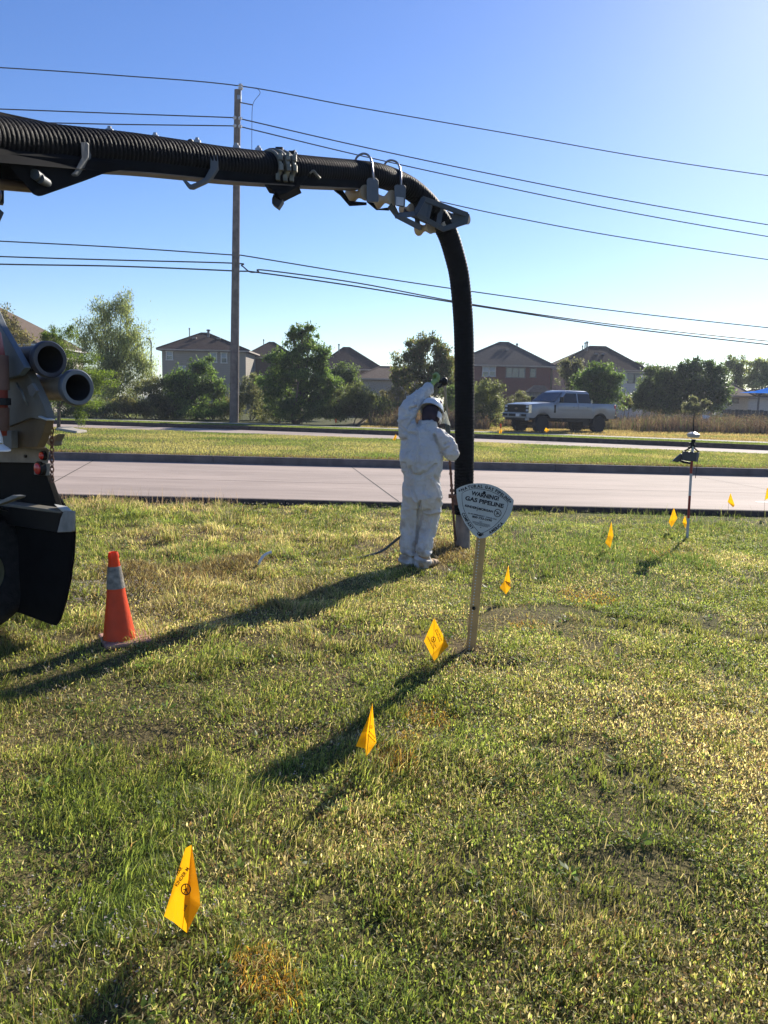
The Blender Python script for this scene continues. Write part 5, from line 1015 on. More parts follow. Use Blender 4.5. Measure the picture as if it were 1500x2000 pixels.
cl = [tuple(q[:2]) for q in wpts([(x, y, 0) for x, y in inner]+[(240, 355, 0)], 5)][:-1]; line(ink, cl, 9, sg, closed=True)
put_text(ink, 'WARNING!', (428, 388), (1004, 512), 84, sg, .042); put_text(ink, 'GAS PIPELINE', (300, 492), (1104, 668), 82, sg, .042)
put_text(ink, 'KINDER', (300, 634), (548, 692), 46, sg, .045); put_text(ink, 'MORGAN', (585, 700), (880, 765), 46, sg, .045)
line(ink, [(520, 655), (560, 668), (610, 700)], 12, sg); line(ink, [(575, 630), (566, 680), (548, 735)], 12, sg); line(ink, [(560, 668), (590, 690), (600, 722)], 7, sg)
put_text(ink, 'IN AN EMERGENCY - PLEASE CALL', (370, 784), (968, 918), 25, sg, .03); put_text(ink, '800-733-2490', (448, 862), (862, 952), 42, sg, .035)
for a_, b_ in (((600, 945), (660, 958)), ((450, 938), (830, 1020)), ((455, 965), (835, 1045)), ((500, 1000), (790, 1062))): line(ink, [a_, b_], 5, sg); line(ink, [(a_[0]+10, a_[1]+12), (b_[0]-10, b_[1]+12)], 4, sg)
cc = np.array([985., 772.]); circ = [cc+72*np.array([math.cos(g), math.sin(g)*1.08]) for g in np.linspace(0, 2*np.pi, 33)[:-1]]; line(ink, circ, 15, sg, closed=True); line(ink, [(935, 720), (1038, 826)], 13, sg)
line(ink, [(948, 800), (985, 770), (1015, 790)], 16, sg); line(ink, [(985, 735), (978, 780), (970, 825)], 12, sg); line(ink, [(1000, 745), (1025, 775)], 9, sg)
put_arc(ink, 'NATURAL GAS PIPELINE', [(236, 322), (340, 274), (470, 245), (590, 240), (720, 255), (840, 290), (960, 345), (1080, 425), (1190, 515), (1215, 545)], 62, sg, .045)
put_arc(ink, 'COMPANY', [(228, 782), (290, 900), (360, 1010), (445, 1128)], -0.1+58, sg, .045)
put_text(ink, 'OF', (545, 1222), (680, 1262), 58, sg, .045); put_arc(ink, 'AMERICA', [(820, 1212), (900, 1166), (1010, 1085), (1112, 985)], 60, sg, .045)
def star(c, r): ink.add([sg(np.array(c)+(r if k % 2 == 0 else r*.45)*np.array([math.sin(k*math.pi/5), -math.cos(k*math.pi/5)]), .0016) for k in range(10)], [tuple(range(10))])
star((187, 306), 30); star((1250, 535), 30)
ink.build('lettering', M_INK, pl)
m = MB()
for q in ((705, 345), (612, 1232), (630, 1072)): m.lathe([(0, .010), (-.004, .009), (-.006, .004)] if q[1] != 1072 else [(0, .003), (-.002, .003)], sg(q), (0, 1, 0), 10)
m.build('bolt', M_BLK, pl)

# ------------------------------------------------------------------ marker flags
def flagmat():
    m, nt, b = principled('flag_vinyl'); N = nt.nodes; L = nt.links
    b.inputs['Base Color'].default_value = (.86, .39, .006, 1); b.inputs['Roughness'].default_value = .4; b.inputs['Specular IOR Level'].default_value = .3
    tr = N.new('ShaderNodeBsdfTranslucent'); tr.inputs['Color'].default_value = (1., .50, .010, 1); mx = N.new('ShaderNodeMixShader'); mx.inputs[0].default_value = .55
    L.new(b.outputs[0], mx.inputs[1]); L.new(tr.outputs[0], mx.inputs[2]); L.new(mx.outputs[0], N['Material Output'].inputs['Surface']); return m
M_FLAG = flagmat(); M_WIREF = mat('flag_wire', (.12, .06, .035), .6, .4); M_FINK = mat('flag_ink', (.14, .055, .004), .7)
GF = 'yellow pipeline marker flags in a row'
def flag(label, base, wirepts, faces, pts, texts=(), wr=.0012, nm='marker_flag'):
    """pts: name -> (x, y, extra distance); faces: folded panels over those points"""
    b = G(*base); b[2] = float(lawn_h(b[0], b[1])) if b[1] < 11.9 else b[2]; t = thing(nm, b, label, 'marker flag', GF); Y0 = b[1]
    P = {k: at(v[0], v[1], Y0+v[2]) for k, v in pts.items()}; k_ = list(P); V = [P[k] for k in k_]; o = MB()
    bm = bmesh.new(); vs = [bm.verts.new(Vector(v)) for v in V]
    for f in faces: bm.faces.new([vs[k_.index(c)] for c in f])
    bmesh.ops.triangulate(bm, faces=bm.faces); bmesh.ops.subdivide_edges(bm, edges=bm.edges, cuts=5, use_grid_fill=True)
    me = bpy.data.meshes.new('flag'); sc_ = np.linalg.norm(V[0]-V[1])
    for v in bm.verts: v.co.y += .012*sc_*math.sin(v.co.z*60+v.co.x*45)*1.2-0; v.co -= Vector(ORG[t.name])
    bm.to_mesh(me); bm.free(); ob = link('flag', me, M_FLAG, t)
    for p in me.polygons: p.use_smooth = True
    me.set_sharp_from_angle(angle=R_(30))
    m = MB(); m.tube([tuple(b-np.array([0, 0, .05]))]+[tuple(at(x, y, Y0+d)) for x, y, d in wirepts], wr, 6); m.build('wire', M_WIREF, t)
    if texts:
        m = MB(); n0 = [at(x, y, Y0+d) for x, y, d in texts[0]]; 
        def to3(q, off):   # onto the panel plane through three photo points
            e = np.cross(n0[1]-n0[0], n0[2]-n0[0]); d = ray(q[0], q[1]); p = CP+d*(((n0[0]-CP)@e)/(d@e)); return p-ray(q[0], q[1])*(.004+off)
        for it in texts[1]:
            if it[0] == 'ring':
                c = np.array(it[1], float); line(m, [c+it[2]*np.array([math.cos(g)*.85, math.sin(g)]) for g in np.linspace(0, 2*np.pi, 25)[:-1]], it[2]*.22, to3, closed=True)
                r = it[2]; line(m, [c+np.array([-.1*r, -.9*r]), c+np.array([.05*r, .2*r])], r*.2, to3); line(m, [c+np.array([-.5*r, .1*r]), c+np.array([.3*r, -.1*r])], r*.2, to3); line(m, [c+np.array([-.35*r, .8*r]), c+np.array([0, 0])], r*.2, to3); line(m, [c+np.array([.35*r, .7*r]), c+np.array([0, 0])], r*.2, to3)
            else: put_text(m, it[0], it[1], it[2], it[3], to3, .03)
        m.build('lettering', M_FINK, t)
    return t
flag('largest nearest yellow flag at bottom left, folded, with printed ring mark', (364, 1864), [(366, 1815, 0), (369, 1745, -.012)], [('a', 'b', 'c', 'd'), ('a', 'd', 'e'), ('c', 'f', 'g', 'd'), ('d', 'g', 'h', 'e'), ('b', 'j', 'f', 'c')],
     dict(a=(374, 1650, 0), b=(362, 1657, .03), c=(343, 1735, .0), d=(371, 1752, -.03), e=(390, 1745, .035), f=(338, 1800, -.005), g=(365, 1822, -.03), h=(391, 1768, .02), j=(320, 1790, .05)),
     texts=([(343, 1735, .0), (371, 1752, -.03), (365, 1822, -.03)], [('KINDER M', (346, 1732), (370, 1697), 6.5), ('WAR', (346, 1712), (357, 1695), 7), ('ring', (363, 1737), 10.5), ('LINE', (361, 1779), (366, 1768), 4)]))
flag('yellow flag in the sign shadow, second nearest, folded to a long point', (716, 1514), [(716, 1476, 0), (722, 1420, 0), (727, 1369, 0)], [('a', 'b', 'c'), ('b', 'd', 'e', 'c'), ('d', 'f', 'e'), ('a', 'g', 'h', 'b'), ('h', 'i', 'd', 'b')],
     dict(a=(727, 1370, 0), b=(716, 1432, .03), c=(731, 1420, -.01), d=(714, 1462, .02), e=(735, 1451, .02), f=(715, 1478, 0), g=(722, 1395, -.02), h=(706, 1432, -.03), i=(695, 1457, -.03)),
     texts=([(716, 1432, .03), (731, 1420, -.01), (735, 1451, .02)], [('ring', (725, 1420), 3.0), ('WARNING', (719, 1428), (732, 1443), 2.5), ('PIPELINE', (718, 1436), (732, 1450), 2.5)]))
flag('broad yellow flag beside the foot of the sign post, printed, bright folded lower edge', (846, 1308), [(847, 1286, 0), (848, 1208, 0)], [('a', 'b', 'c', 'd'), ('b', 'e', 'f', 'c')],
     dict(a=(848, 1207, 0), d=(828, 1252, .02), b=(870, 1250, .02), c=(842, 1280, .0), e=(876, 1262, -.03), f=(848, 1291, -.04)),
     texts=([(848, 1207, 0), (870, 1250, .02), (842, 1280, .0)], [('ring', (846.5, 1249), 5.2), ('WARNING', (848.5, 1230), (858, 1254), 2.7), ('GAS PIPELINE', (852, 1229), (862, 1252), 2.7), ('KINDER MORGAN', (834, 1244), (846, 1268), 2.4), ('CALL', (847, 1258), (852, 1266), 2.2)]))
flag('yellow flag right of the sign post, narrow above and kite shaped below', (987, 1176), [(987, 1160, 0), (992, 1104, 0)], [('a', 'b', 'c'), ('b', 'd', 'e'), ('b', 'e', 'f', 'c')],
     dict(a=(993, 1104, 0), b=(985, 1134, .02), c=(997, 1138, .03), d=(976, 1147, -.02), e=(988, 1161, -.02), f=(998, 1147, -.01)))
flag('yellow flag with bright lower fold midway between sign post and survey rod', (1189, 1080), [(1190, 1066, 0), (1193, 1020, 0)], [('a', 'b', 'c'), ('b', 'd', 'e', 'c')],
     dict(a=(1194, 1019, 0), b=(1187, 1047, .02), c=(1198, 1046, .03), d=(1182, 1060, -.02), e=(1192, 1071, -.03)))
flag('dull yellow flag left of the survey rod foot', (1309, 1040), [(1312, 1020, 0), (1316, 994, 0)], [('a', 'b', 'c', 'd')], dict(a=(1316, 992, 0), b=(1306, 1020, .03), c=(1312, 1030, -.02), d=(1323, 1012, .02)))
flag('narrow yellow flag touching the survey rod foot', (1338, 1042), [(1338, 1020, 0), (1338, 1010, 0)], [('a', 'b', 'c', 'd')], dict(a=(1338, 1007, 0), b=(1333, 1020, .02), c=(1338, 1032, -.03), d=(1342, 1024, .01)))
flag('small yellow flag standing right of the survey rod before the road', (1422, 1010), [(1423, 985, 0), (1426, 965, 0)], [('a', 'b', 'c', 'd')], dict(a=(1427, 963, 0), b=(1421, 980, .02), c=(1432, 991, -.02), d=(1435, 987, .01)), wr=.002)
flag('small yellow flag cut by the right edge of the view', (1492, 1010), [(1494, 976, 0), (1498, 954, 0)], [('a', 'b', 'c', 'd')], dict(a=(1498, 952, 0), b=(1494, 977, .02), c=(1503, 972, -.02), d=(1506, 960, .01)), wr=.002)
flag('small distant yellow flag left of the worker on the median', (769, 866), [(771, 855, 0), (773, 848, 0)], [('a', 'b', 'c', 'd')], dict(a=(773, 847, 0), b=(767, 859, .05), c=(771, 862, -.05), d=(775, 853, .05)), wr=.008)
flag('distant flag on an orange topped stake left of the pickup', (977, 852), [(978, 838, 0), (978, 830, 0)], [('a', 'b', 'c', 'd')], dict(a=(978, 837, 0), b=(974, 846, .05), c=(979, 848, -.05), d=(981, 841, .05)), wr=.012)
flag('yellow flag hanging in front of the pickup front wheel', (1070, 858), [(1069, 846, 0), (1070, 836, 0)], [('a', 'b', 'c', 'd')], dict(a=(1066, 835, 0), b=(1063, 841, .05), c=(1068, 845, -.05), d=(1073, 840, .05)), wr=.008)
for x, y, lb in ((978, 832, 'tiny orange marker above the distant flag left of the pickup'), (656, 822, 'tiny orange marker in front of the feathery shrub')):
    Yd = 40.5 if x > 900 else 46; b = at(x, y, Yd); t = thing('marker_stake', (b[0], Yd, FARZ), lb, 'stake'); m = MB(); m.box(tuple(b), (.09, .02, .22)); m.build('flag', mat('stake_orange%d' % x, (.8, .12, .02), .6, transl=.3), t); m = MB(); m.tube([(b[0], Yd+.012, FARZ-.05), tuple(b+np.array([0, .012, .1]))], .01, 5); m.build('stake', M_WIREF, t)

# ------------------------------------------------------------------ worker
def remesh(mb, voxel, smooth=4, disp=None):
    me = bpy.data.meshes.new('tmp'); me.from_pydata([tuple(v) for v in mb.v], [], mb.f); ob = bpy.data.objects.new('tmp', me); col.objects.link(ob)
    r = ob.modifiers.new('r', 'REMESH'); r.mode = 'VOXEL'; r.voxel_size = voxel; r.adaptivity = 0
    s_ = ob.modifiers.new('s', 'SMOOTH'); s_.iterations = smooth; s_.factor = .5
    dg = bpy.context.evaluated_depsgraph_get(); dg.update(); ev = ob.evaluated_get(dg); m2 = bpy.data.meshes.new_from_object(ev); bpy.data.objects.remove(ob); bpy.data.meshes.remove(me)
    if disp is not None:
        n = len(m2.vertices); co = np.empty(n*3, np.float32); m2.vertices.foreach_get('co', co); no = np.empty(n*3, np.float32); m2.vertices.foreach_get('normal', no)
        co = co.reshape(-1, 3).astype(float); no = no.reshape(-1, 3); co = co+no*disp(co, no)[:, None]; m2.vertices.foreach_set('co', co.astype(np.float32).ravel()); m2.update()
    return m2
def place(me, name, m_, parent, shade=True):
    o_ = ORG[parent.name]; n = len(me.vertices); co = np.empty(n*3, np.float32); me.vertices.foreach_get('co', co); co = co.reshape(-1, 3)-o_.astype(np.float32); me.vertices.foreach_set('co', co.ravel()); me.update(); me.name = name
    if shade: me.polygons.foreach_set('use_smooth', np.ones(len(me.polygons), bool))
    return link(name, me, m_, parent)
def chain(m, pts, n=16):
    """tapered limb: (point, radius) with rounded joints"""
    for (a, ra), (b, rb) in zip(pts[:-1], pts[1:]):
        m.tube([tuple(a), tuple(b)], [ra, rb], n)
    for a, ra in pts: m.ball(a, ra, 16, 10)
WY = 7.72
X_ = np.array([1., 0, 0]); Yv = np.array([0, 1., 0]); Zv = np.array([0, 0, 1.])
fl = G(803, 1099); person = thing('person', G(815, 1100), 'worker seen from behind in white coveralls and hard hat, left arm raised', 'person')
M_SUIT = mat('coverall_white', (.74, .72, .68), .7, var=.05, scale=5, bump=.15, bscale=60, transl=.22); 
_n = M_SUIT.node_tree; _t = _n.nodes.new('ShaderNodeTexCoord'); _m = _n.nodes.new('ShaderNodeMapping'); _m.inputs['Scale'].default_value = (1, 1, .38); _w = _n.nodes.new('ShaderNodeTexNoise'); _w.inputs['Scale'].default_value = 13; _w.inputs['Detail'].default_value = 3; _w.inputs['Distortion'].default_value = 1.6
_n.links.new(_t.outputs['Object'], _m.inputs[0]); _n.links.new(_m.outputs[0], _w.inputs[0]); _b = _n.nodes.new('ShaderNodeBump'); _b.inputs['Strength'].default_value = .85; _b.inputs['Distance'].default_value = .035; _n.links.new(_w.outputs[0], _b.inputs['Height'])
_n.links.new(_n.nodes['Bump'].outputs[0], _b.inputs['Normal']); _n.links.new(_b.outputs[0], _n.nodes['Principled BSDF'].inputs['Normal'])
_sx = _n.nodes.new('ShaderNodeSeparateXYZ'); _mr = _n.nodes.new('ShaderNodeMapRange'); _mr.inputs[1].default_value = .0; _mr.inputs[2].default_value = .55; _mr.inputs[3].default_value = .17; _mr.inputs[4].default_value = 0.
_dn = _n.nodes.new('ShaderNodeTexNoise'); _dn.inputs['Scale'].default_value = 9; _dn.inputs['Detail'].default_value = 7; _ad = _n.nodes.new('ShaderNodeMath'); _ad.operation = 'ADD'; _cr = _n.nodes.new('ShaderNodeValToRGB'); _cr.color_ramp.elements[0].position = .60; _cr.color_ramp.elements[1].position = .80
_mx = _n.nodes.new('ShaderNodeMix'); _mx.data_type = 'RGBA'; _mx.inputs[7].default_value = (.42, .36, .29, 1); _old = _n.nodes['Principled BSDF'].inputs['Base Color'].links[0].from_socket; L_ = _n.links
L_.new(_t.outputs['Object'], _sx.inputs[0]); L_.new(_sx.outputs[2], _mr.inputs[0]); L_.new(_t.outputs['Object'], _dn.inputs[0]); L_.new(_dn.outputs[0], _ad.inputs[0]); L_.new(_mr.outputs[0], _ad.inputs[1]); L_.new(_ad.outputs[0], _cr.inputs[0]); L_.new(_cr.outputs[0], _mx.inputs[0]); L_.new(_old, _mx.inputs[6]); L_.new(_mx.outputs[2], _n.nodes['Principled BSDF'].inputs['Base Color'])
M_SKIN = mat('skin', (.36, .20, .14), .5); M_BOOT = mat('boot_tan', (.40, .27, .15), .8, var=.2)
j = dict(pel=at(824, 968, WY), wai=at(823, 935, WY-.02), rib=at(822, 895, WY), che=at(823, 865, WY+.03), nek=at(836, 840, WY+.07), hea=at(843, 808, WY+.13),
    lsh=at(798, 848, WY+.03), lel=at(798, 801, WY+.10), lwr=at(836, 759, WY+.30), lha=at(846, 751, WY+.34), rsh=at(855, 852, WY+.03), rel=at(882, 884, WY-.02), rwr=at(876, 872, WY+.26), rha=at(879, 868, WY+.36),
    lhi=at(806, 985, WY), lkn=at(800, 1033, WY+.04), lan=at(796, 1084, WY-.02), rhi=at(840, 985, WY), rkn=at(837, 1033, WY+.04), ran=at(824, 1086, WY-.10))
# body: one continuous figure (the suit covers all but head, neck and hands)
b_ = MB(); b_.loft([(j['pel'], X_*.13, Yv*.09), (j['wai'], X_*.12, Yv*.085), (j['rib'], X_*.14, Yv*.09), (j['che'], X_*.16, Yv*.09), (lerp(j['che'], j['nek'], .7), X_*.09, Yv*.07), (j['nek'], X_*.055, Yv*.06), (lerp(j['nek'], j['hea'], .5), X_*.055, Yv*.06)])
for s_ in ('l', 'r'):
    chain(b_, [(j[s_+'sh'], .055), (j[s_+'el'], .042), (j[s_+'wr'], .030), (j[s_+'ha'], .032)]); chain(b_, [(j[s_+'hi'], .08), (j[s_+'kn'], .055), (j[s_+'an'], .042)])
hc = j['hea']; hd = np.array([.45, .86, -.25]); hd /= np.linalg.norm(hd); hr = np.cross(hd, Zv); hr /= np.linalg.norm(hr); hu = np.cross(hr, hd); HM = Matrix((tuple(hr), tuple(hd), tuple(hu))).transposed()
b_.ball(hc, (.076, .095, .105), 20, 14, HM); b_.ball(hc+hd*.035-hu*.055, (.055, .06, .055), 16, 10, HM); b_.ball(hc+hd*.10-hu*.015, (.013, .018, .022), 10, 8, HM)
for q in (-1, 1): b_.ball(hc+hr*q*.078-hu*.01, (.010, .02, .032), 10, 8, HM)
bo = place(remesh(b_, .011, 3), 'body', M_SKIN, person)
# coverall
s_ = MB(); T = j
def el(c, rx, ry, dx=0, dy=0): return (c+X_*dx+Yv*dy, X_*rx, Yv*ry)
s_.loft([el(at(824, 992, WY), .16, .13), el(T['pel'], .192, .150, 0, -.02), el(at(824, 950, WY), .182, .145), el(T['wai'], .170, .13), el(at(823, 918, WY), .195, .150, 0, -.02), el(T['rib'], .210, .155, 0, -.02), el(T['che'], .208, .145), el(at(826, 848, WY+.05), .185, .12, 0, 0), el(at(831, 836, WY+.06), .125, .10), el(at(836, 828, WY+.07), .088, .088), el(at(837, 822, WY+.08), .078, .08)], 28)
chain(s_, [(T['lsh'], .098), (at(793, 825, WY+.05), .090), (T['lel'], .085), (at(815, 778, WY+.20), .068), (at(835, 760, WY+.29), .054)]); s_.tube([at(828, 766, WY+.26), at(838, 758, WY+.31)], [.056, .058], 16)
chain(s_, [(T['rsh'], .090), (at(872, 866, WY), .082), (T['rel'], .076), (at(880, 880, WY+.12), .068), (T['rwr'], .050)])
chain(s_, [(T['lhi']+X_*.01, .115), (at(804, 1010, WY+.03), .105), (at(801, 1033, WY+.04), .093), (at(798, 1060, WY), .086), (at(797, 1080, WY-.03), .072), (at(796, 1096, WY-.03), .074)])
chain(s_, [(T['rhi'], .112), (at(838, 1010, WY+.03), .105), (at(835, 1033, WY+.03), .094), (at(829, 1060, WY-.04), .088), (at(826, 1082, WY-.09), .072), (at(825, 1099, WY-.10), .074)])
def pxy(co):
    v = co-CP; z = v@FW; return 750+1500*(v@RT)/z, 1000-1500*(v@UP)/z
def ridge(x, y, pts, w):
    """closeness to a fold line given as photo points"""
    P = np.array(pts, float); best = np.full(len(x), 1e9)
    for a, b in zip(P[:-1], P[1:]):
        d = b-a; t_ = np.clip(((x-a[0])*d[0]+(y-a[1])*d[1])/(d@d), 0, 1); best = np.minimum(best, np.hypot(x-a[0]-t_*d[0], y-a[1]-t_*d[1]))
    return np.exp(-(best/w)**2)
def folds(co, no):
    x, y = pxy(co); back = np.clip(-no[:, 1]*1.5, 0, 1)
    n = (fbm(co[:, 0]*9, co[:, 1]*9, co[:, 2]*5, 3, 4)-.5)*.045; u = fbm(co[:, 0]*16, co[:, 1]*16, co[:, 2]*22, 13, 3); n += (1-np.abs(2*u-1))**3*.010
    arm = ((x < 815) & (y < 845)) | ((x > 868) & (y < 900)); n += np.where(arm, (fbm(co[:, 0]*22, co[:, 1]*18, co[:, 2]*26, 23, 2)-.5)*.030, 0)
    leg = np.clip((y-990)/20, 0, 1); n += leg*(fbm(co[:, 0]*14, co[:, 1]*14, co[:, 2]*4.0, 33, 3)-.5)*.045
    cuff = np.clip((y-1068)/12, 0, 1); n += cuff*.012*np.sin(co[:, 2]*75+co[:, 0]*25+8*fbm(co[:, 0]*9, co[:, 1]*9, co[:, 2]*9, 77, 2))
    for pts, w, a in (([(818, 840), (819, 860), (812, 895), (808, 925)], 2.0, .012), ([(848, 850), (858, 875), (864, 892)], 2.2, -.020), ([(800, 915), (806, 925), (818, 930), (835, 922), (850, 908)], 2.4, -.016), ([(790, 905), (797, 925)], 2.5, -.012),
                      ([(803, 935), (801, 955), (808, 975), (817, 982)], 2.0, .012), ([(812, 935), (811, 960), (818, 978)], 1.8, .010), ([(842, 935), (852, 960), (859, 985)], 2.0, .014), ([(848, 930), (860, 950)], 2.0, -.012), ([(819, 980), (817, 1010), (814, 1060)], 2.6, -.030),
                      ([(795, 835), (805, 822), (812, 815)], 2.2, -.014), ([(786, 835), (796, 845), (812, 850)], 2.2, -.012), ([(790, 815), (800, 812)], 2, -.012), ([(800, 800), (812, 795)], 2, -.014), ([(868, 868), (880, 862)], 2, -.014), ([(866, 880), (876, 874)], 2, -.012), ([(783, 880), (788, 920)], 2.5, .010),
                      ([(788, 1083), (800, 1088), (812, 1087)], 1.6, -.014), ([(812, 1085), (826, 1089), (838, 1092)], 1.6, -.014), ([(828, 1000), (842, 1003), (856, 998)], 3, .010), ([(790, 1010), (800, 1040)], 3, .010), ([(842, 1020), (834, 1055), (826, 1080)], 3, .012)):
        n += back*a*2.0*ridge(x, y, pts, w)
    return np.clip(n, -.042, .036)
cv = place(remesh(s_, .0075, 9, folds), 'coverall', M_SUIT, person)
m = MB(); m.loft([(at(833, 838, WY+.06), X_*.118+Zv*-.01, Yv*.10), (at(835, 830, WY+.07), X_*.100+Zv*-.012, Yv*.098), (at(836, 822, WY+.075), X_*.092+Zv*-.014, Yv*.095), (at(836, 821, WY+.075), X_*.084, Yv*.088), (at(835, 828, WY+.07), X_*.086, Yv*.088)], 28)
place(remesh(m, .008, 2, lambda c, n: (fbm(c[:, 0]*20, c[:, 1]*20, c[:, 2]*12, 5, 3)-.5)*.018), 'collar', M_SUIT, cv)
# neck cloth under the hat
m = MB(); m.ball(hc-hd*.015-hu*.015, (.098, .100, .108), 20, 14, HM); m.loft([(hc-hu*.05-hd*.02, hr*.085, hd*.08), (at(838, 826, WY+.07), X_*.080, Yv*.075)], 18)
place(remesh(m, .008, 2, lambda c, n: (fbm(c[:, 0]*18, c[:, 1]*18, c[:, 2]*9, 7, 3)-.5)*.02), 'neck_cloth', mat('neck_cloth_dark', (.035, .022, .032), .85, var=.4, scale=14), person)
# hard hat, tilted right
ht = np.array([.20, .55, .80]); ht /= np.linalg.norm(ht); tf = hd-ht*(hd@ht); tf /= np.linalg.norm(tf); tr_ = np.cross(tf, ht); hb = hc+Zv*.030+Yv*.012+X_*.004; m = MB(); nn = 36; V = []; prof = [(0, 1.), (.02, 1.0), (.05, .96), (.08, .84), (.105, .62), (.12, .35), (.126, .0)]
for z_, k_ in prof:
    for i in range(nn): g = 2*math.pi*i/nn; V.append(hb+ht*z_+(tr_*math.cos(g)*.112+tf*math.sin(g)*.138)*k_)
for z_, k_ in prof[::-1][1:]:
    for i in range(nn): g = 2*math.pi*i/nn; V.append(hb+ht*(z_-.004)+(tr_*math.cos(g)*.108+tf*math.sin(g)*.134)*k_)
k = len(prof)*2-1; m.add(V, [(a_*nn+i, a_*nn+(i+1) % nn, (a_+1)*nn+(i+1) % nn, (a_+1)*nn+i) for a_ in range(k-1) for i in range(nn)]+[((k-1)*nn+i, (k-1)*nn+(i+1) % nn, (i+1) % nn, i) for i in range(nn)])
hat = m.build('hard_hat', mat('hat_white_dirty', (.66, .67, .66), .35, var=.12, scale=9, coat=.3), person, smooth=True)
m = MB(); V = []
for i in range(nn):
    g = 2*math.pi*i/nn; e = .012+.045*max(0, math.sin(g))**2
    d_ = tr_*math.cos(g)+tf*math.sin(g)
    for r_, z_ in ((0, .004), (e, -.006), (e, -.010), (0, -.002)): V.append(hb+ht*z_+tr_*math.cos(g)*(.110+r_)+tf*math.sin(g)*(.136+r_))
m.add(V, [(4*i+a_, 4*((i+1) % nn)+a_, 4*((i+1) % nn)+(a_+1) % 4, 4*i+(a_+1) % 4) for i in range(nn) for a_ in range(4)]); m.build('brim', bpy.data.materials['hat_white_dirty'], hat, smooth=True)
m = MB(); m.box(tuple(hb+ht*.075+tr_*.085-tf*.03), (.035, .01, .03), Matrix.Rotation(-.7, 3, 'Y')); m.build('sticker', mat('sticker_red', (.35, .06, .12), .5), hat)
# ratchet band hugging the nape, ear side loop and clear visor
m = MB(); P = [hb-hu*.01+tr_*math.cos(g)*.112+tf*math.sin(g)*.12-ht*(.055*(1 if math.cos(g) > 0 else .8)) for g in np.linspace(-.45, .8, 12)]; V = []
for p_1 in P: V += [p_1+ht*.02, p_1-ht*.045, p_1-ht*.045-tr_*.008, p_1+ht*.02-tr_*.008]
m.add(V, [(4*i+a_, 4*(i+1)+a_, 4*(i+1)+(a_+1) % 4, 4*i+(a_+1) % 4) for i in range(len(P)-1) for a_ in range(4)]); m.build('visor_frame', mat('visor_frame_white', (.6, .6, .6), .5), hat, smooth=True)
def clearmat():
    m, nt, b = principled('visor_clear'); N = nt.nodes; L = nt.links; b.inputs['Base Color'].default_value = (.62, .60, .50, 1); b.inputs['Roughness'].default_value = .3
    tr = N.new('ShaderNodeBsdfTransparent'); tr.inputs['Color'].default_value = (.92, .92, .86, 1); tl = N.new('ShaderNodeBsdfTranslucent'); tl.inputs['Color'].default_value = (.8, .78, .66, 1); m1 = N.new('ShaderNodeMixShader'); m1.inputs[0].default_value = .5; m2 = N.new('ShaderNodeMixShader'); m2.inputs[0].default_value = .45
    L.new(b.outputs[0], m1.inputs[1]); L.new(tl.outputs[0], m1.inputs[2]); L.new(m1.outputs[0], m2.inputs[1]); L.new(tr.outputs[0], m2.inputs[2]); L.new(m2.outputs[0], N['Material Output'].inputs['Surface']); return m
m = MB(); vp = [(863, 803), (871, 802), (880, 831), (868, 827), (860, 826)]; top = [at(861, 804, WY+.16), at(866, 801, WY+.22), at(871, 802, WY+.30), at(868, 803, WY+.38)]; bot = [at(859, 828, WY+.14), at(868, 827, WY+.22), at(880, 831, WY+.31), at(874, 829, WY+.42)]
V = []; 
for a_, b2 in zip(wpts(top, 4), wpts(bot, 4)): V += [a_, b2, b2+Yv*.002, a_+Yv*.002]
k = len(V)//4; m.add(V, [(4*i+a_, 4*(i+1)+a_, 4*(i+1)+(a_+1) % 4, 4*i+(a_+1) % 4) for i in range(k-1) for a_ in range(4)]); m.build('face_shield', clearmat(), hat, smooth=True)
m = MB(); m.tube([at(865.5+4.5*math.cos(g), 799+6*math.sin(g), WY+.15) for g in np.linspace(-2.2, 2.2, 14)], .004, 6); m.tube([at(862, 806, WY+.14), at(869, 802, WY+.16)], .005, 6); m.build('hinge', M_BLK, hat, smooth=True)
# gloves
M_GLV = mat('glove_lime', (.27, .37, .12), .7, var=.2, scale=16, bump=.2); M_GLD = mat('glove_palm_black', (.02, .025, .025), .6)
def glove(name, wr, ha, grip, u, par, k=1., mm=None):
    """closed hand: palm, four fingers curled round the grip, thumb from the side of the palm"""
    f = ha-wr; f /= np.linalg.norm(f); s = u-f*(u@f); s /= np.linalg.norm(s); n_ = np.cross(f, s); n_ = n_ if n_@(grip-ha) > 0 else -n_; m = MB()
    pc = ha; m.tube([tuple(wr-f*.03), tuple(wr)], [.040, .036], 14); m.ball(pc, (.042*k, .045*k, .022*k), 14, 10, Matrix((tuple(s), tuple(f), tuple(n_))).transposed()); m.tube([tuple(wr), tuple(pc)], [.034, .032], 12)
    for q, L1 in ((-.030, .030), (-.010, .036), (.011, .034), (.030, .027)):
        a0 = pc+s*q*k+f*.036*k; a1 = a0+f*L1*k*.8+n_*.010*k; a2 = a1+n_*.026*k+f*.004; a3 = a2+n_*.006*k-f*.022*k
        chain(m, [(a0, .0125*k), (a1, .0115*k), (a2, .0105*k), (a3, .009*k)], 10)
    t0 = pc-s*.030*k-f*.022*k; t1 = t0-s*.022*k+n_*.018*k+f*.012*k; t2 = t1+n_*.016*k+f*.024*k+s*.008*k; chain(m, [(t0, .017*k), (t1, .0135*k), (t2, .011*k)], 10)
    g_ = place(remesh(m, .0045, 2), name, M_GLV, par); m = MB(); c = pc-n_*.019*k+f*.006; m.ball(c, (.026*k, .028*k, .008*k), 12, 8, Matrix((tuple(s), tuple(f), tuple(n_))).transposed()); m.build('knuckle_pad', M_GLD, g_, smooth=True); return g_
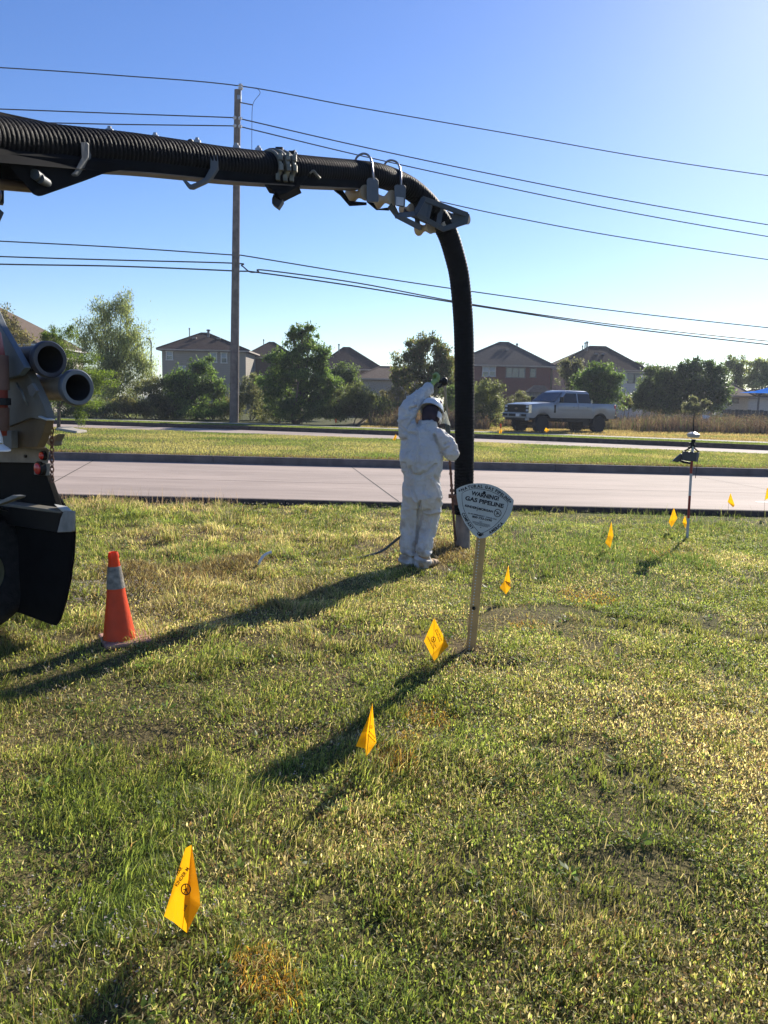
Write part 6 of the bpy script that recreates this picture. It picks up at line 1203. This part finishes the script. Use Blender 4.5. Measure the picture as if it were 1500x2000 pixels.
glove('glove', at(838, 757, WY+.31), at(847, 749.5, WY+.34), at(856, 746, WY+.42), np.array([.5, -.3, .8]), person, 1.45)
glove('glove', at(877, 871, WY+.30), at(879, 868, WY+.38), at(881, 866, WY+.45), Zv, person)
# boots
for s1, (bx, by, toe) in (('l', (801, 1101, (.04, .20))), ('r', (828, 1103, (.13, .16)))):
    c = G(bx, by); c[1] = (WY-.04 if s1 == 'l' else WY-.12); c[0] = at(bx, by, c[1])[0]; c[2] = float(lawn_h(c[0], c[1])); d = np.array([toe[0], toe[1], 0]); d /= np.linalg.norm(d); e = np.cross(d, Zv); m = MB()
    for q, r_, z_ in ((-.03, .042, .05), (.03, .042, .05), (.09, .046, .045), (.15, .045, .042), (.20, .038, .036)): m.ball(c+d*q+Zv*z_, (r_, r_, r_*.9), 14, 10)
    m.tube([tuple(c+Zv*.05), tuple(c+Zv*.14)], [.045, .048], 14); place(remesh(m, .008, 2), 'boot', M_BOOT, person)

# ------------------------------------------------------------------ lance held by the worker
Yt = WY+.40; la = at(868, 741, Yt+.02); lb = G(892, 1068); lb[2] = 0; t = thing('water_lance', (lb[0], lb[1], 0), 'long thin steel lance held upright beside the suction hose, rusty toward its tip', 'lance')
M_LST = mat('lance_steel', (.22, .22, .21), .4, .7, var=.2)
def lp(y): return np.array(at(868+(y-741)*(22/327.), y, lerp(la[1], lb[1], (y-741)/327.)))
m = MB(); m.tube([lp(741), lp(832)], .014, 10); m.build('upper_rod', M_LST, t, smooth=True)
m = MB(); m.tube([lp(828), lp(893)], .027, 14); m.build('sleeve', mat('sleeve_dark', (.05, .07, .085), .5), t, smooth=True)
m = MB(); P = [lp(y_) for y_ in np.linspace(893, 1074, 14)]; m.tube(P, .013, 10)
for y_ in (905, 925, 948, 985, 1000): m.lathe([(-.012, .013), (-.012, .019), (.012, .019), (.012, .013)], lp(y_), (0, 0, 1), 10)
m.build('lower_rod', M_RUST, t, smooth=True, ang=40)
m = MB(); c = lp(745); m.tube([at(846, 748, Yt), at(858, 745, Yt), c], .020, 12); m.ball(c, (.035, .035, .045), 14, 10); m.tube([c, c-Zv*.05+X_*-.04, at(856, 757, Yt)], .011, 8); m.build('grip', M_BLK, t, smooth=True)
m = MB(); m.box(tuple(lp(968)), (.07, .05, .03)); m.build('clamp', M_RUST, t, bevel=.004)
# trampled straw and soil at the digging spot, soil by the sign
def clods(label, c, r, n, s0, colr, name='soil_pile'):
    m = MB(); g = np.random.default_rng(int(c[0]*1000) % 977)
    for i in range(n):
        p = c+np.array([g.normal(0, r), g.normal(0, r*.6), 0]); p[2] = float(lawn_h(p[0], p[1]))+.004; s = s0*g.uniform(.4, 1.3); M = Euler(tuple(g.uniform(0, 3, 3))).to_matrix(); m.ball(p, (s, s*.8, s*.6), 6, 4, M)
    o = m.build(name, mat(name+label[:5], colr, .95, var=.4, scale=30), None, org=tuple(c)); tag(o, label, 'soil', kind='stuff')
clods('loose dark soil crumbs around the foot of the warning sign', G(955, 1298), .10, 420, .014, (.055, .032, .020))
clods('disturbed soil crumbs around the suction nozzle', G(900, 1080), .22, 420, .014, (.10, .07, .045))
# mulch sheet and stones under the cypress
t = thing('flat_stone', G(160, 842, MEDZ), 'pale flat slab lying beside the trunk of the yellow green tree', 'stone')
m = MB(); m.prism([G(110, 840, MEDZ+.01), G(150, 847, MEDZ+.01), G(170, 845, MEDZ+.01), G(145, 840, MEDZ+.01), G(140, 836, MEDZ+.01), G(120, 838, MEDZ+.01)], (0, 0, .10)); m.build('slab', mat('slab_pale', (.38, .34, .28), .9), t, bevel=.02)

# ------------------------------------------------------------------ thin air haze
hm = bpy.data.materials.new('air_haze'); hm.use_nodes = True; hn = hm.node_tree; hn.nodes.clear(); ho = hn.nodes.new('ShaderNodeOutputMaterial'); pv = hn.nodes.new('ShaderNodeVolumePrincipled')
pv.inputs['Color'].default_value = (.78, .86, 1., 1); pv.inputs['Density'].default_value = .00045; pv.inputs['Anisotropy'].default_value = .3; hn.links.new(pv.outputs[0], ho.inputs['Volume'])
m = MB(); m.box((0, 450, 10), (1900, 1900, 24)); hz = m.build('haze', hm); tag(hz, 'thin pale air haze over the whole scene', 'haze', kind='stuff')
